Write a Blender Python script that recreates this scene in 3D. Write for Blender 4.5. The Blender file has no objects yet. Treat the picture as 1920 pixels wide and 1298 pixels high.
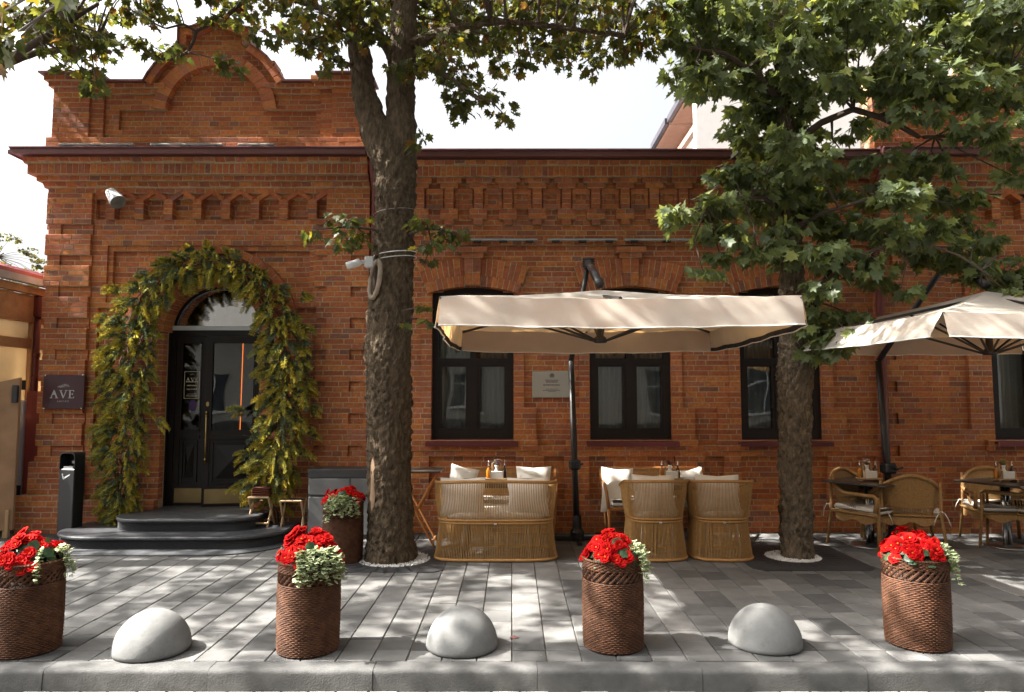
import bpy, math, random
from mathutils import Vector, Matrix, noise
RN = random.Random(11)
U = RN.uniform
sc = bpy.context.scene
COL = sc.collection
PI = math.pi
# ---------------------------------------------------------------- camera
FPX, CH = 1300.0, 1.75
PT = math.atan(96 / FPX)
cp, sp = math.cos(PT), math.sin(PT)
cd = bpy.data.cameras.new('camera'); cam = bpy.data.objects.new('camera', cd); COL.objects.link(cam)
cam.location = (0, 0, CH); cam.rotation_euler = (PI / 2 + PT, 0, 0)
cd.sensor_width = 36; cd.lens = FPX * 36 / 1920; cd.clip_start = .05; cd.clip_end = 500
sc.camera = cam
# ---------------------------------------------------------------- sky and sun
SUN_EL, SUN_FRONT = math.radians(48), math.radians(2.5)      # sun to the left, a touch in front of the facade
sd = Vector((-math.cos(SUN_EL) * math.cos(SUN_FRONT), -math.cos(SUN_EL) * math.sin(SUN_FRONT), math.sin(SUN_EL)))
W = bpy.data.worlds.new('World'); sc.world = W; W.use_nodes = True
nt = W.node_tree; nt.nodes.clear()
wo = nt.nodes.new('ShaderNodeOutputWorld'); bg = nt.nodes.new('ShaderNodeBackground')
sky = nt.nodes.new('ShaderNodeTexSky'); sky.sky_type = 'NISHITA'; sky.sun_disc = False
sky.sun_elevation = SUN_EL; sky.sun_rotation = math.atan2(sd.x, sd.y)
sky.air_density = 1.3; sky.dust_density = 10.0; sky.ozone_density = 1.0
hs = nt.nodes.new('ShaderNodeHueSaturation'); hs.inputs['Saturation'].default_value = .18
nt.links.new(sky.outputs[0], hs.inputs['Color']); nt.links.new(hs.outputs[0], bg.inputs[0])
bg.inputs[1].default_value = .088
nt.links.new(bg.outputs[0], wo.inputs[0])
sl = bpy.data.lights.new('sun', 'SUN'); so = bpy.data.objects.new('sun', sl); COL.objects.link(so)
sl.energy = 5.0; sl.angle = math.radians(.55); sl.color = (1, .96, .90)
so.rotation_euler = sd.to_track_quat('Z', 'Y').to_euler(); so.location = (-8, -2, 12)
vs = sc.view_settings; vs.view_transform = 'Standard'; vs.look = 'None'; vs.gamma = 1; vs.exposure = 2.2
sc.cycles.max_bounces = 7; sc.cycles.diffuse_bounces = 3; sc.cycles.glossy_bounces = 3
sc.cycles.transparent_max_bounces = 8; sc.cycles.caustics_reflective = False; sc.cycles.caustics_refractive = False
sc.cycles.use_denoising = True

# ---------------------------------------------------------------- helpers
def ray(px, py):
    v = (649 - py) / FPX
    return (px - 960) / FPX, cp - v * sp, sp + v * cp
def P(px, py, Y):                       # the point at distance Y from the lens plane
    a, b, c = ray(px, py); t = Y / b
    return Vector((a * t, Y, CH + c * t))
def G(px, py, z=0.):                    # the point on a level plane
    a, b, c = ray(px, py); t = (z - CH) / c
    return Vector((a * t, b * t, z))
def proj(v):
    x, y, z = v[0], v[1], v[2] - CH
    d = y * cp + z * sp
    return 960 + FPX * x / d, 649 - FPX * (-y * sp + z * cp) / d
def tag(o, label=None, cat=None, group=None, kind=None):
    if label: o['label'] = label
    if cat: o['category'] = cat
    if group: o['group'] = group
    if kind: o['kind'] = kind
    return o
def empty(name, loc=(0, 0, 0), rz=0, label=None, cat=None, group=None):
    o = bpy.data.objects.new(name, None); COL.objects.link(o); o.location = loc; o.rotation_euler[2] = rz
    o.empty_display_size = .1
    return tag(o, label, cat, group)
def copy_tree(o, parent=None):
    c = o.copy(); COL.objects.link(c)
    if parent: c.parent = parent
    for ch in list(o.children): copy_tree(ch, c)
    return c
def link(name, me, m, parent=None, smooth=False):
    o = bpy.data.objects.new(name, me); COL.objects.link(o)
    if m is not None:
        me.materials.clear()
        for q in (m if isinstance(m, (list, tuple)) else [m]): me.materials.append(q)
    if parent: o.parent = parent
    return o
class MB:
    def __init__(s): s.v, s.f, s.t, s.mi = [], [], [], []
    def add(s, vs, fs, tint=None, mi=0):
        b = len(s.v); s.v.extend([tuple(q) for q in vs])
        for q in fs: s.f.append(tuple(i + b for i in q)); s.t.append(tint); s.mi.append(mi)
        return s
    def box(s, a, b, tint=None, mi=0, M=None):
        x0, y0, z0 = a; x1, y1, z1 = b
        v = [(x0,y0,z0),(x1,y0,z0),(x1,y1,z0),(x0,y1,z0),(x0,y0,z1),(x1,y0,z1),(x1,y1,z1),(x0,y1,z1)]
        if M: v = [M @ Vector(q) for q in v]
        return s.add(v, [(0,3,2,1),(4,5,6,7),(0,1,5,4),(1,2,6,5),(2,3,7,6),(3,0,4,7)], tint, mi)
    def bbox(s, a, b, r, tint=None, mi=0, M=None):      # box with chamfered edges
        x0, y0, z0 = a; x1, y1, z1 = b; r = min(r, (x1-x0)*.45, (y1-y0)*.45, (z1-z0)*.45)
        v, fs = [], []
        for (X, dx) in ((x0, r), (x1, -r)):
            for (Y, dy) in ((y0, r), (y1, -r)):
                for (Z, dz) in ((z0, r), (z1, -r)):
                    v += [(X, Y+dy, Z+dz), (X+dx, Y, Z+dz), (X+dx, Y+dy, Z)]
        k = lambda i, j, l, m: (i*4+j*2+l)*3+m
        fs += [(k(0,0,0,0),k(0,0,1,0),k(0,1,1,0),k(0,1,0,0)), (k(1,0,0,0),k(1,1,0,0),k(1,1,1,0),k(1,0,1,0)),
               (k(0,0,0,1),k(1,0,0,1),k(1,0,1,1),k(0,0,1,1)), (k(0,1,0,1),k(0,1,1,1),k(1,1,1,1),k(1,1,0,1)),
               (k(0,0,0,2),k(0,1,0,2),k(1,1,0,2),k(1,0,0,2)), (k(0,0,1,2),k(1,0,1,2),k(1,1,1,2),k(0,1,1,2))]
        for i in (0,1):
            for j in (0,1):
                fs.append((k(i,j,0,0),k(i,j,0,1),k(i,j,1,1),k(i,j,1,0)))
                fs.append((k(i,0,j,0),k(i,0,j,2),k(i,1,j,2),k(i,1,j,0)))
                fs.append((k(0,i,j,1),k(0,i,j,2),k(1,i,j,2),k(1,i,j,1)))
                for l in (0,1): fs.append((k(i,j,l,0),k(i,j,l,1),k(i,j,l,2)))
        if M: v = [M @ Vector(q) for q in v]
        return s.add(v, fs, tint, mi)
    def tube(s, path, rad, n=6, tint=None, mi=0, cap=True, closed=False):
        path = [Vector(q) for q in path]; m = len(path)
        if not isinstance(rad, (list, tuple)): rad = [rad] * m
        up = None; v = []
        for i, q in enumerate(path):
            if closed: d = path[(i+1) % m] - path[i-1]
            else: d = path[min(i+1, m-1)] - path[max(i-1, 0)]
            if d.length < 1e-9: d = Vector((0,0,1))
            d.normalize()
            if up is None:
                up = Vector((0,0,1)) if abs(d.z) < .9 else Vector((1,0,0))
            up = up - d * up.dot(d)
            if up.length < 1e-6: up = d.orthogonal()
            up.normalize(); w = d.cross(up)
            for j in range(n):
                a = 2*PI*j/n
                v.append(q + (up*math.cos(a) + w*math.sin(a)) * rad[i])
        fs = []
        for i in range(m if closed else m-1):
            for j in range(n):
                a, b = i*n, ((i+1) % m)*n
                fs.append((a+j, a+(j+1) % n, b+(j+1) % n, b+j))
        if cap and not closed:
            fs.append(tuple(range(n-1, -1, -1))); fs.append(tuple((m-1)*n+j for j in range(n)))
        return s.add(v, fs, tint, mi)
    def lathe(s, prof, n=24, c=(0,0,0), tint=None, mi=0):
        v = []; m = len(prof)
        for (r, z) in prof:
            for j in range(n):
                a = 2*PI*j/n; v.append((c[0]+r*math.cos(a), c[1]+r*math.sin(a), c[2]+z))
        fs = [(i*n+j, i*n+(j+1) % n, (i+1)*n+(j+1) % n, (i+1)*n+j) for i in range(m-1) for j in range(n)]
        if prof[-1][0] > 1e-4: fs.append(tuple((m-1)*n+j for j in range(n)))
        if prof[0][0] > 1e-4: fs.append(tuple(range(n-1, -1, -1)))
        return s.add(v, fs, tint, mi)
    def prism(s, poly, z0, z1, tint=None, mi=0, M=None):    # polygon in xy, extruded in z
        n = len(poly)
        v = [(x, y, z0) for x, y in poly] + [(x, y, z1) for x, y in poly]
        if M: v = [M @ Vector(q) for q in v]
        fs = [tuple(range(n-1, -1, -1)), tuple(range(n, 2*n))] + [(i, (i+1) % n, n+(i+1) % n, n+i) for i in range(n)]
        return s.add(v, fs, tint, mi)
    def mesh(s, name='mesh', smooth=False):
        me = bpy.data.meshes.new(name); me.from_pydata(s.v, [], s.f)
        if any(q is not None for q in s.t):
            a = me.attributes.new('tint', 'FLOAT_COLOR', 'FACE'); fl = []
            for q in s.t:
                q = q or (.5, .5, .5); fl += [q[0], q[1], q[2], 1.]
            a.data.foreach_set('color', fl)
        if any(s.mi): me.polygons.foreach_set('material_index', s.mi)
        if smooth: me.polygons.foreach_set('use_smooth', [True] * len(me.polygons))
        me.update()
        return me
    def build(s, name, m, parent=None, smooth=False):
        return link(name, s.mesh(name, smooth), m, parent)
def grid(fn, nu, nv, mb=None, tint=None, mi=0, wrap=False):
    mb = mb or MB(); v = [fn(i/nu, j/nv) for i in range(nu+1) for j in range(nv+1)]
    mb.add(v, [(i*(nv+1)+j, (i+1)*(nv+1)+j, (i+1)*(nv+1)+j+1, i*(nv+1)+j+1) for i in range(nu) for j in range(nv)], tint, mi)
    return mb
AX = Matrix(((1,0,0,0),(0,0,1,0),(0,1,0,0),(0,0,0,1)))     # prism (x,y,h) -> (x,h,z=y)

# ---------------------------------------------------------------- materials
MT = {}
def mat(name, col, rough=.6, metal=0, var=.12, scale=6, bump=0, bscale=80, attr=False, spec=.4, coat=0, transl=0, emit=0, stretch=None, dark=None, coord='Object', det=6, big=None):
    m = bpy.data.materials.new(name); m.use_nodes = True; n = m.node_tree; N, L = n.nodes, n.links
    b = N['Principled BSDF']; out = N['Material Output']
    b.inputs['Roughness'].default_value = rough; b.inputs['Metallic'].default_value = metal
    b.inputs['Specular IOR Level'].default_value = spec; b.inputs['Coat Weight'].default_value = coat
    tc = N.new('ShaderNodeTexCoord'); src = tc.outputs[coord]
    if stretch:
        mp = N.new('ShaderNodeMapping'); mp.inputs['Scale'].default_value = stretch
        L.new(src, mp.inputs[0]); src = mp.outputs[0]
    nz = N.new('ShaderNodeTexNoise'); nz.inputs['Scale'].default_value = scale; nz.inputs['Detail'].default_value = det
    L.new(src, nz.inputs['Vector'])
    mr = N.new('ShaderNodeMapRange'); mr.inputs[1].default_value = .25; mr.inputs[2].default_value = .75
    mr.inputs[3].default_value = 1-var; mr.inputs[4].default_value = 1+var; mr.clamp = False
    L.new(nz.outputs['Fac'], mr.inputs[0])
    mul = N.new('ShaderNodeMix'); mul.data_type = 'RGBA'; mul.blend_type = 'MULTIPLY'; mul.inputs[0].default_value = 1
    if attr:
        at = N.new('ShaderNodeAttribute'); at.attribute_name = 'tint'; L.new(at.outputs['Color'], mul.inputs[6])
    else: mul.inputs[6].default_value = (*col, 1)
    L.new(mr.outputs[0], mul.inputs[7]); cs = mul.outputs[2]
    if big:                               # broad weathering that runs across many pieces
        ge = N.new('ShaderNodeNewGeometry'); nb = N.new('ShaderNodeTexNoise'); nb.inputs['Scale'].default_value = big[0]; nb.inputs['Detail'].default_value = 5; nb.inputs['Roughness'].default_value = .6
        L.new(ge.outputs['Position'], nb.inputs['Vector']); rb = N.new('ShaderNodeMapRange'); rb.clamp = False
        rb.inputs[1].default_value = .3; rb.inputs[2].default_value = .7; rb.inputs[3].default_value = 1-big[1]; rb.inputs[4].default_value = 1+big[1]
        L.new(nb.outputs['Fac'], rb.inputs[0]); mb_ = N.new('ShaderNodeMix'); mb_.data_type = 'RGBA'; mb_.blend_type = 'MULTIPLY'; mb_.inputs[0].default_value = 1
        L.new(cs, mb_.inputs[6]); L.new(rb.outputs[0], mb_.inputs[7]); cs = mb_.outputs[2]
    if dark:                              # blotches of dirt: (colour, scale, threshold, amount)
        n2 = N.new('ShaderNodeTexNoise'); n2.inputs['Scale'].default_value = dark[1]; n2.inputs['Detail'].default_value = 8
        n2.inputs['Roughness'].default_value = .65; L.new(tc.outputs[coord], n2.inputs['Vector'])
        r2 = N.new('ShaderNodeMapRange'); r2.inputs[1].default_value = dark[2]; r2.inputs[2].default_value = dark[2]+.16
        r2.inputs[3].default_value = 0; r2.inputs[4].default_value = dark[3]; L.new(n2.outputs['Fac'], r2.inputs[0])
        mx = N.new('ShaderNodeMix'); mx.data_type = 'RGBA'; L.new(r2.outputs[0], mx.inputs[0])
        L.new(cs, mx.inputs[6]); mx.inputs[7].default_value = (*dark[0], 1); cs = mx.outputs[2]
    L.new(cs, b.inputs['Base Color'])
    if bump:
        n3 = N.new('ShaderNodeTexNoise'); n3.inputs['Scale'].default_value = bscale; n3.inputs['Detail'].default_value = 5
        L.new(src, n3.inputs['Vector']); bp = N.new('ShaderNodeBump'); bp.inputs['Strength'].default_value = bump
        bp.inputs['Distance'].default_value = .04 if name.startswith('bark') else .01; L.new(n3.outputs['Fac'], bp.inputs['Height']); L.new(bp.outputs[0], b.inputs['Normal'])
    if emit:
        b.inputs['Emission Color'].default_value = (*col, 1); b.inputs['Emission Strength'].default_value = emit
    if transl:
        tr = N.new('ShaderNodeBsdfTranslucent'); ms = N.new('ShaderNodeMixShader'); ms.inputs[0].default_value = transl
        g = N.new('ShaderNodeMix'); g.data_type = 'RGBA'; g.blend_type = 'MULTIPLY'; g.inputs[0].default_value = 1
        L.new(cs, g.inputs[6]); g.inputs[7].default_value = (1.5, 1.35, .7, 1) if name.startswith('leaf') else ((1, .62, .28, 1) if name == 'canvas' else (1, .93, .82, 1))
        L.new(g.outputs[2], tr.inputs[0]); L.new(b.outputs[0], ms.inputs[1]); L.new(tr.outputs[0], ms.inputs[2])
        L.new(ms.outputs[0], out.inputs[0])
    MT[name] = m
    return m
def glassmat(name, tintc, base=.06):
    m = bpy.data.materials.new(name); m.use_nodes = True; N, L = m.node_tree.nodes, m.node_tree.links
    N.remove(N['Principled BSDF']); out = N['Material Output']
    t = N.new('ShaderNodeBsdfTransparent'); t.inputs[0].default_value = (*tintc, 1)
    g = N.new('ShaderNodeBsdfGlossy'); g.inputs['Roughness'].default_value = .015; g.inputs[0].default_value = (.95, .97, 1, 1)
    fr = N.new('ShaderNodeFresnel'); fr.inputs[0].default_value = 1.5
    mr = N.new('ShaderNodeMapRange'); mr.inputs[3].default_value = base; mr.inputs[4].default_value = 1
    L.new(fr.outputs[0], mr.inputs[0])
    tc = N.new('ShaderNodeTexCoord'); nz = N.new('ShaderNodeTexNoise'); nz.inputs['Scale'].default_value = 1.3; nz.inputs['Detail'].default_value = 1
    bp = N.new('ShaderNodeBump'); bp.inputs['Strength'].default_value = .03; bp.inputs['Distance'].default_value = .2
    L.new(tc.outputs['Object'], nz.inputs['Vector']); L.new(nz.outputs['Fac'], bp.inputs['Height']); L.new(bp.outputs[0], g.inputs['Normal'])
    ms = N.new('ShaderNodeMixShader'); L.new(mr.outputs[0], ms.inputs[0]); L.new(t.outputs[0], ms.inputs[1]); L.new(g.outputs[0], ms.inputs[2])
    L.new(ms.outputs[0], out.inputs[0]); MT[name] = m
    return m
mat('brick', (.4,.12,.05), .85, attr=True, var=.3, scale=26, bump=.55, bscale=120, spec=.25, dark=((.12,.065,.045), 5, .62, .3), big=(1.1, .2))
mat('mortar', (.46,.33,.20), .95, var=.25, scale=30, bump=.6, bscale=150, spec=.1, dark=((.2,.12,.07), 3, .55, .5), big=(1.1, .2))
mat('paver', (.3,.3,.28), .75, attr=True, var=.16, scale=7, bump=.25, bscale=160, spec=.3, dark=((.07,.065,.06), 6, .56, .35), big=(1.6, .28))
mat('sand', (.14,.125,.105), .95, var=.3, scale=30, bump=.5)
mat('kerbstone', (.098,.096,.092), .85, var=.2, scale=9, bump=.3, bscale=90, dark=((.055,.052,.047), 3.5, .52, .6), big=(2.3, .25))
mat('concrete', (.19,.19,.183), .85, var=.22, scale=5, bump=.15, bscale=60, dark=((.11,.11,.10), 9, .56, .65), big=(5, .15))
mat('asphalt', (.05,.05,.05), .9, var=.25, scale=90, bump=.6, bscale=200)
mat('flashing', (.15,.052,.05), .42, var=.15, scale=3, spec=.5, bump=.06, bscale=5)
mat('dark_flashing', (.05,.045,.06), .4, var=.15, scale=3, spec=.5)
mat('sill_red', (.11,.022,.022), .45, var=.12, scale=5)
mat('pipe_red', (.15,.035,.03), .4, var=.15, scale=4)
mat('frame_dark', (.014,.009,.007), .45, var=.2, scale=9, spec=.3)
mat('door_dark', (.010,.007,.006), .4, var=.25, scale=9, spec=.3, stretch=(1,1,.2))
mat('brass', (.42,.28,.10), .38, 1, var=.12, scale=8)
mat('brass_plate', (.30,.22,.10), .5, .8, var=.15, scale=5)
mat('chrome', (.62,.62,.62), .22, 1, var=.05)
mat('steel', (.42,.42,.42), .35, 1, var=.08)
mat('curtain', (.72,.71,.68), .9, var=.06, transl=.35)
mat('interior', (.06,.05,.045), .9)
mat('neon', (1,.2,.015), .5, emit=.6)
mat('black_metal', (.012,.012,.013), .4, var=.15, spec=.5)
mat('umbrella_metal', (.016,.012,.011), .42, var=.15, spec=.5)
mat('step_stone', (.055,.056,.06), .42, var=.35, scale=22, bump=.35, bscale=70, spec=.5)
mat('mat_rubber', (.06,.062,.066), .7, var=.25, scale=40, bump=.4, bscale=200)
mat('canvas', (.68,.63,.55), .85, var=.05, scale=5, bump=.15, bscale=40, spec=.1, transl=.5, big=(1.5, .06))
mat('trim_black', (.015,.014,.014), .7)
mat('cord', (.40,.225,.08), .7, var=.22, scale=30, spec=.3)
mat('cord_rim', (.38,.20,.068), .65, var=.15, scale=20, spec=.3)
mat('rattan', (.34,.19,.07), .6, var=.25, scale=40, bump=.8, bscale=90, spec=.3)
mat('teak', (.36,.15,.045), .5, var=.25, scale=14, stretch=(1,1,.15))
mat('cushion', (.73,.69,.62), .9, var=.05, bump=.2, bscale=60, spec=.1)
mat('table_dark', (.045,.036,.03), .3, var=.2, scale=8, spec=.5)
mat('wood_light', (.42,.28,.15), .55, var=.2, scale=16, stretch=(1,1,.2))
mat('wicker', (.095,.042,.022), .75, var=.45, scale=22, spec=.2, big=(4, .2))
mat('soil', (.04,.028,.02), .95, bump=.6)
mat('petal', (.72,.006,.008), .8, attr=True, var=.2, scale=30, spec=.12, transl=.22)
mat('leaf', (.05,.1,.03), .45, attr=True, var=.12, scale=14, spec=.35, transl=.5)
mat('leaf_thick', (.05,.1,.03), .4, attr=True, var=.15, scale=20, spec=.4, transl=.12)
mat('spray', (.05,.1,.03), 1., attr=True, var=.25, scale=14, spec=.0, transl=.2)
mat('bark', (.105,.077,.05), .92, var=.6, scale=26, bump=1., bscale=46, stretch=(1,1,.4), spec=.15, dark=((.09,.085,.045), 2.4, .55, .3), det=9)
mat('bark2', (.15,.115,.078), .92, var=.5, scale=26, bump=1., bscale=46, stretch=(1,1,.4), spec=.15, dark=((.08,.065,.045), 2.6, .55, .5), det=9)
mat('twig', (.07,.05,.035), .9, var=.3, scale=20)
mat('vine', (.13,.075,.045), .9, var=.3, scale=30)
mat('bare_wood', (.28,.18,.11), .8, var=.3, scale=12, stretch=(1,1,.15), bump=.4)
mat('callus', (.30,.24,.18), .85, var=.25, scale=14, bump=.6)
mat('hollow', (.05,.03,.02), .95)
mat('white_plastic', (.72,.73,.74), .45, var=.03)
mat('lamp_grey', (.55,.57,.57), .5, var=.05)
mat('lens_grey', (.35,.34,.31), .35, var=.05)
mat('led_grey', (.32,.36,.35), .5, var=.1)
mat('sign_purple', (.062,.024,.03), .28, var=.12, scale=4, spec=.5, coat=.2)
mat('sign_letter', (.46,.46,.44), .35, .5)
mat('plaque', (.40,.39,.34), .3, .35, var=.08, scale=3)
mat('plaque_ink', (.10,.09,.075), .6)
mat('sticker', (.06,.03,.10), .5)
mat('sticker_line', (.46,.40,.28), .6)
mat('cabinet', (.15,.15,.15), .45, var=.22, scale=2.5, dark=((.28,.28,.27), 9, .66, .35))
mat('cabinet_top', (.055,.055,.055), .4)
mat('blanket', (.17,.055,.03), .95, bump=.5)
mat('gravel', (.68,.67,.64), .8, var=.2, scale=40)
mat('grate', (.035,.035,.037), .6, var=.2)
mat('oil', (.45,.16,.01), .1, spec=.6)
mat('vinegar', (.012,.007,.006), .08, spec=.6)
mat('ceramic', (.72,.70,.64), .3)
mat('napkin', (.82,.81,.78), .9)
mat('card_grey', (.34,.34,.34), .7)
mat('gate_red', (.24,.045,.04), .45, var=.12, scale=3)
mat('pine', (.46,.26,.13), .6, var=.25, scale=8, stretch=(.3,1,1))
mat('board', (.42,.25,.14), .6, var=.25, scale=4)
mat('roof_pink', (.42,.12,.14), .5, var=.12)
mat('gutter_grey', (.42,.42,.46), .5)
mat('curtain_warm', (.7,.62,.5), .9, var=.1, transl=.6)
mat('plastic_sheet', (.74,.70,.62), .35, var=.12, scale=3, transl=.6)
mat('wall_white', (.80,.78,.74), .8, var=.05)
mat('soffit', (.42,.25,.18), .7, var=.1)
mat('wall_pale', (.46,.43,.38), .85, var=.08, bump=.1)
mat('win_far', (.05,.06,.07), .12, spec=.6)
mat('roof_dark', (.05,.04,.045), .7)
mat('ash_steel', (.5,.5,.5), .3, 1)
glassmat('glass', (.80,.83,.82), .05)
glassmat('glass_bright', (.75,.78,.8), .5)
# ================================================================ BUILDING
FY, C = 9.2, .07                      # facade plane and height of one brick course
def XF(px, py): return P(px, py, FY).x
def ZF(py): return P(960, py, FY).z
def K(py): return round(ZF(py) / C)
BR = empty('brick_building', (0, FY, 0), 0, 'low red brick building with a curved gable and arched garlanded doorway', 'building')
BR_INV = Matrix.Translation((0, -FY, 0))
PAL = [((.42,.140,.048), 5), ((.375,.118,.047), 5), ((.335,.103,.047), 4), ((.45,.163,.050), 3), ((.28,.100,.056), 1.6), ((.23,.10,.065), .6), ((.37,.138,.078), 2)]
PW = [w for _, w in PAL]
def tintb():
    c = RN.choices(PAL, PW)[0][0]; k = U(.98, 1.18)
    return tuple(q * k for q in c)
BRICKS = []                            # (verts, faces, tint)
def brick(quad, yf, yb, slope=0., tint=None):
    """quad: four (x,z) corners counter-clockwise from lower left; slope pushes the lower edge back"""
    j = U(-.002, .002); cx = sum(q[0] for q in quad)/4; cz = sum(q[1] for q in quad)/4
    vb, v1, v2 = [], [], []
    for i, (x, z) in enumerate(quad):
        y = yf + j + (slope if i < 2 else 0)
        dx, dz = x-cx, z-cz
        n = max(math.hypot(dx, dz), 1e-6)
        x += U(-.0012, .0012); z += U(-.0012, .0012)
        vb.append((x, yb, z)); v1.append((x, y+.0035, z))
        v2.append((x - .003*(1 if dx > 0 else -1), y + U(-.0008, .0008), z - .003*(1 if dz > 0 else -1)))
    v = vb + v1 + v2; fs = [(8,9,10,11)]
    for i in range(4):
        k = (i+1) % 4
        fs.append((4+i, 4+k, 8+k, 8+i)); fs.append((i, k, 4+k, 4+i))
    BRICKS.append((v, fs, tint or tintb()))
MO = MB()
JT = .0112
def mortar(x0, x1, z0, z1, d, yb=None, slope=0):
    yf = FY - d + .0035
    yb = FY + .14 if yb is None else yb
    if slope:
        MO.add([(x0,yf+slope,z0),(x1,yf+slope,z0),(x1,yb,z0),(x0,yb,z0),(x0,yf,z1),(x1,yf,z1),(x1,yb,z1),(x0,yb,z1)],
               [(0,3,2,1),(4,5,6,7),(0,1,5,4),(1,2,6,5),(2,3,7,6),(3,0,4,7)])
    else: MO.box((x0, yf, z0), (x1, yb, z1))
def lay(x0, x1, k, d, style='run', yb=None, h=1, slope=0., skew=0.):
    """one course of bricks from x0 to x1"""
    z0, z1 = k*C, (k+h)*C
    mortar(x0+.003, x1-.003, z0, z1, d, yb, slope)
    yf = FY - d
    W_ = x1 - x0
    if W_ < .02: return
    cuts = [x0]
    if style == 'soldier': u, off = .0795, 0
    elif style == 'hdr': u, off = .137, (k % 2)*.06
    else: u, off = .268, (k % 2)*.134 + (k % 3)*.03
    n0 = math.floor((x0 - off)/u)
    g = off + n0*u
    hb = RN.random
    while g < x1 + u:
        c = g + U(-.004, .004)
        if c > cuts[-1] + .045 and c < x1 - .045: cuts.append(c)
        if style == 'run' and hb() < .3:
            c = g + .134
            if c > cuts[-1] + .045 and c < x1 - .045: cuts.append(c)
        g += u
    cuts.append(x1)
    for a, b in zip(cuts, cuts[1:]):
        hj = JT/2
        a2 = a + (hj if a > x0 else 0); b2 = b - (hj if b < x1 else 0)
        brick([(a2, z0+hj), (b2, z0+hj), (b2, z1-hj), (a2, z1-hj)], yf, yf + .115, slope)
# --- painter's list of shapes: each gives spans at a course and a depth (towards the viewer) or None for an opening
SH = []
def rect(px0, py0, px1, py1, d, style='run', X=None):
    pm = (py0+py1)/2
    x0, x1 = (X if X else (XF(px0, pm), XF(px1, pm)))
    k0, k1 = K(py1), K(py0)
    SH.append((lambda k, k0=k0, k1=k1, x0=x0, x1=x1: [(x0, x1)] if k0 <= k < k1 else [], d, style))
def circ(xc, zc, r, d, zmin=-9, style='run'):
    def fn(k):
        z = (k+.5)*C
        if z < zmin: return []
        q = r*r - (z-zc)**2
        return [(xc-math.sqrt(q), xc+math.sqrt(q))] if q > 0 else []
    SH.append((fn, d, style))
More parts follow.
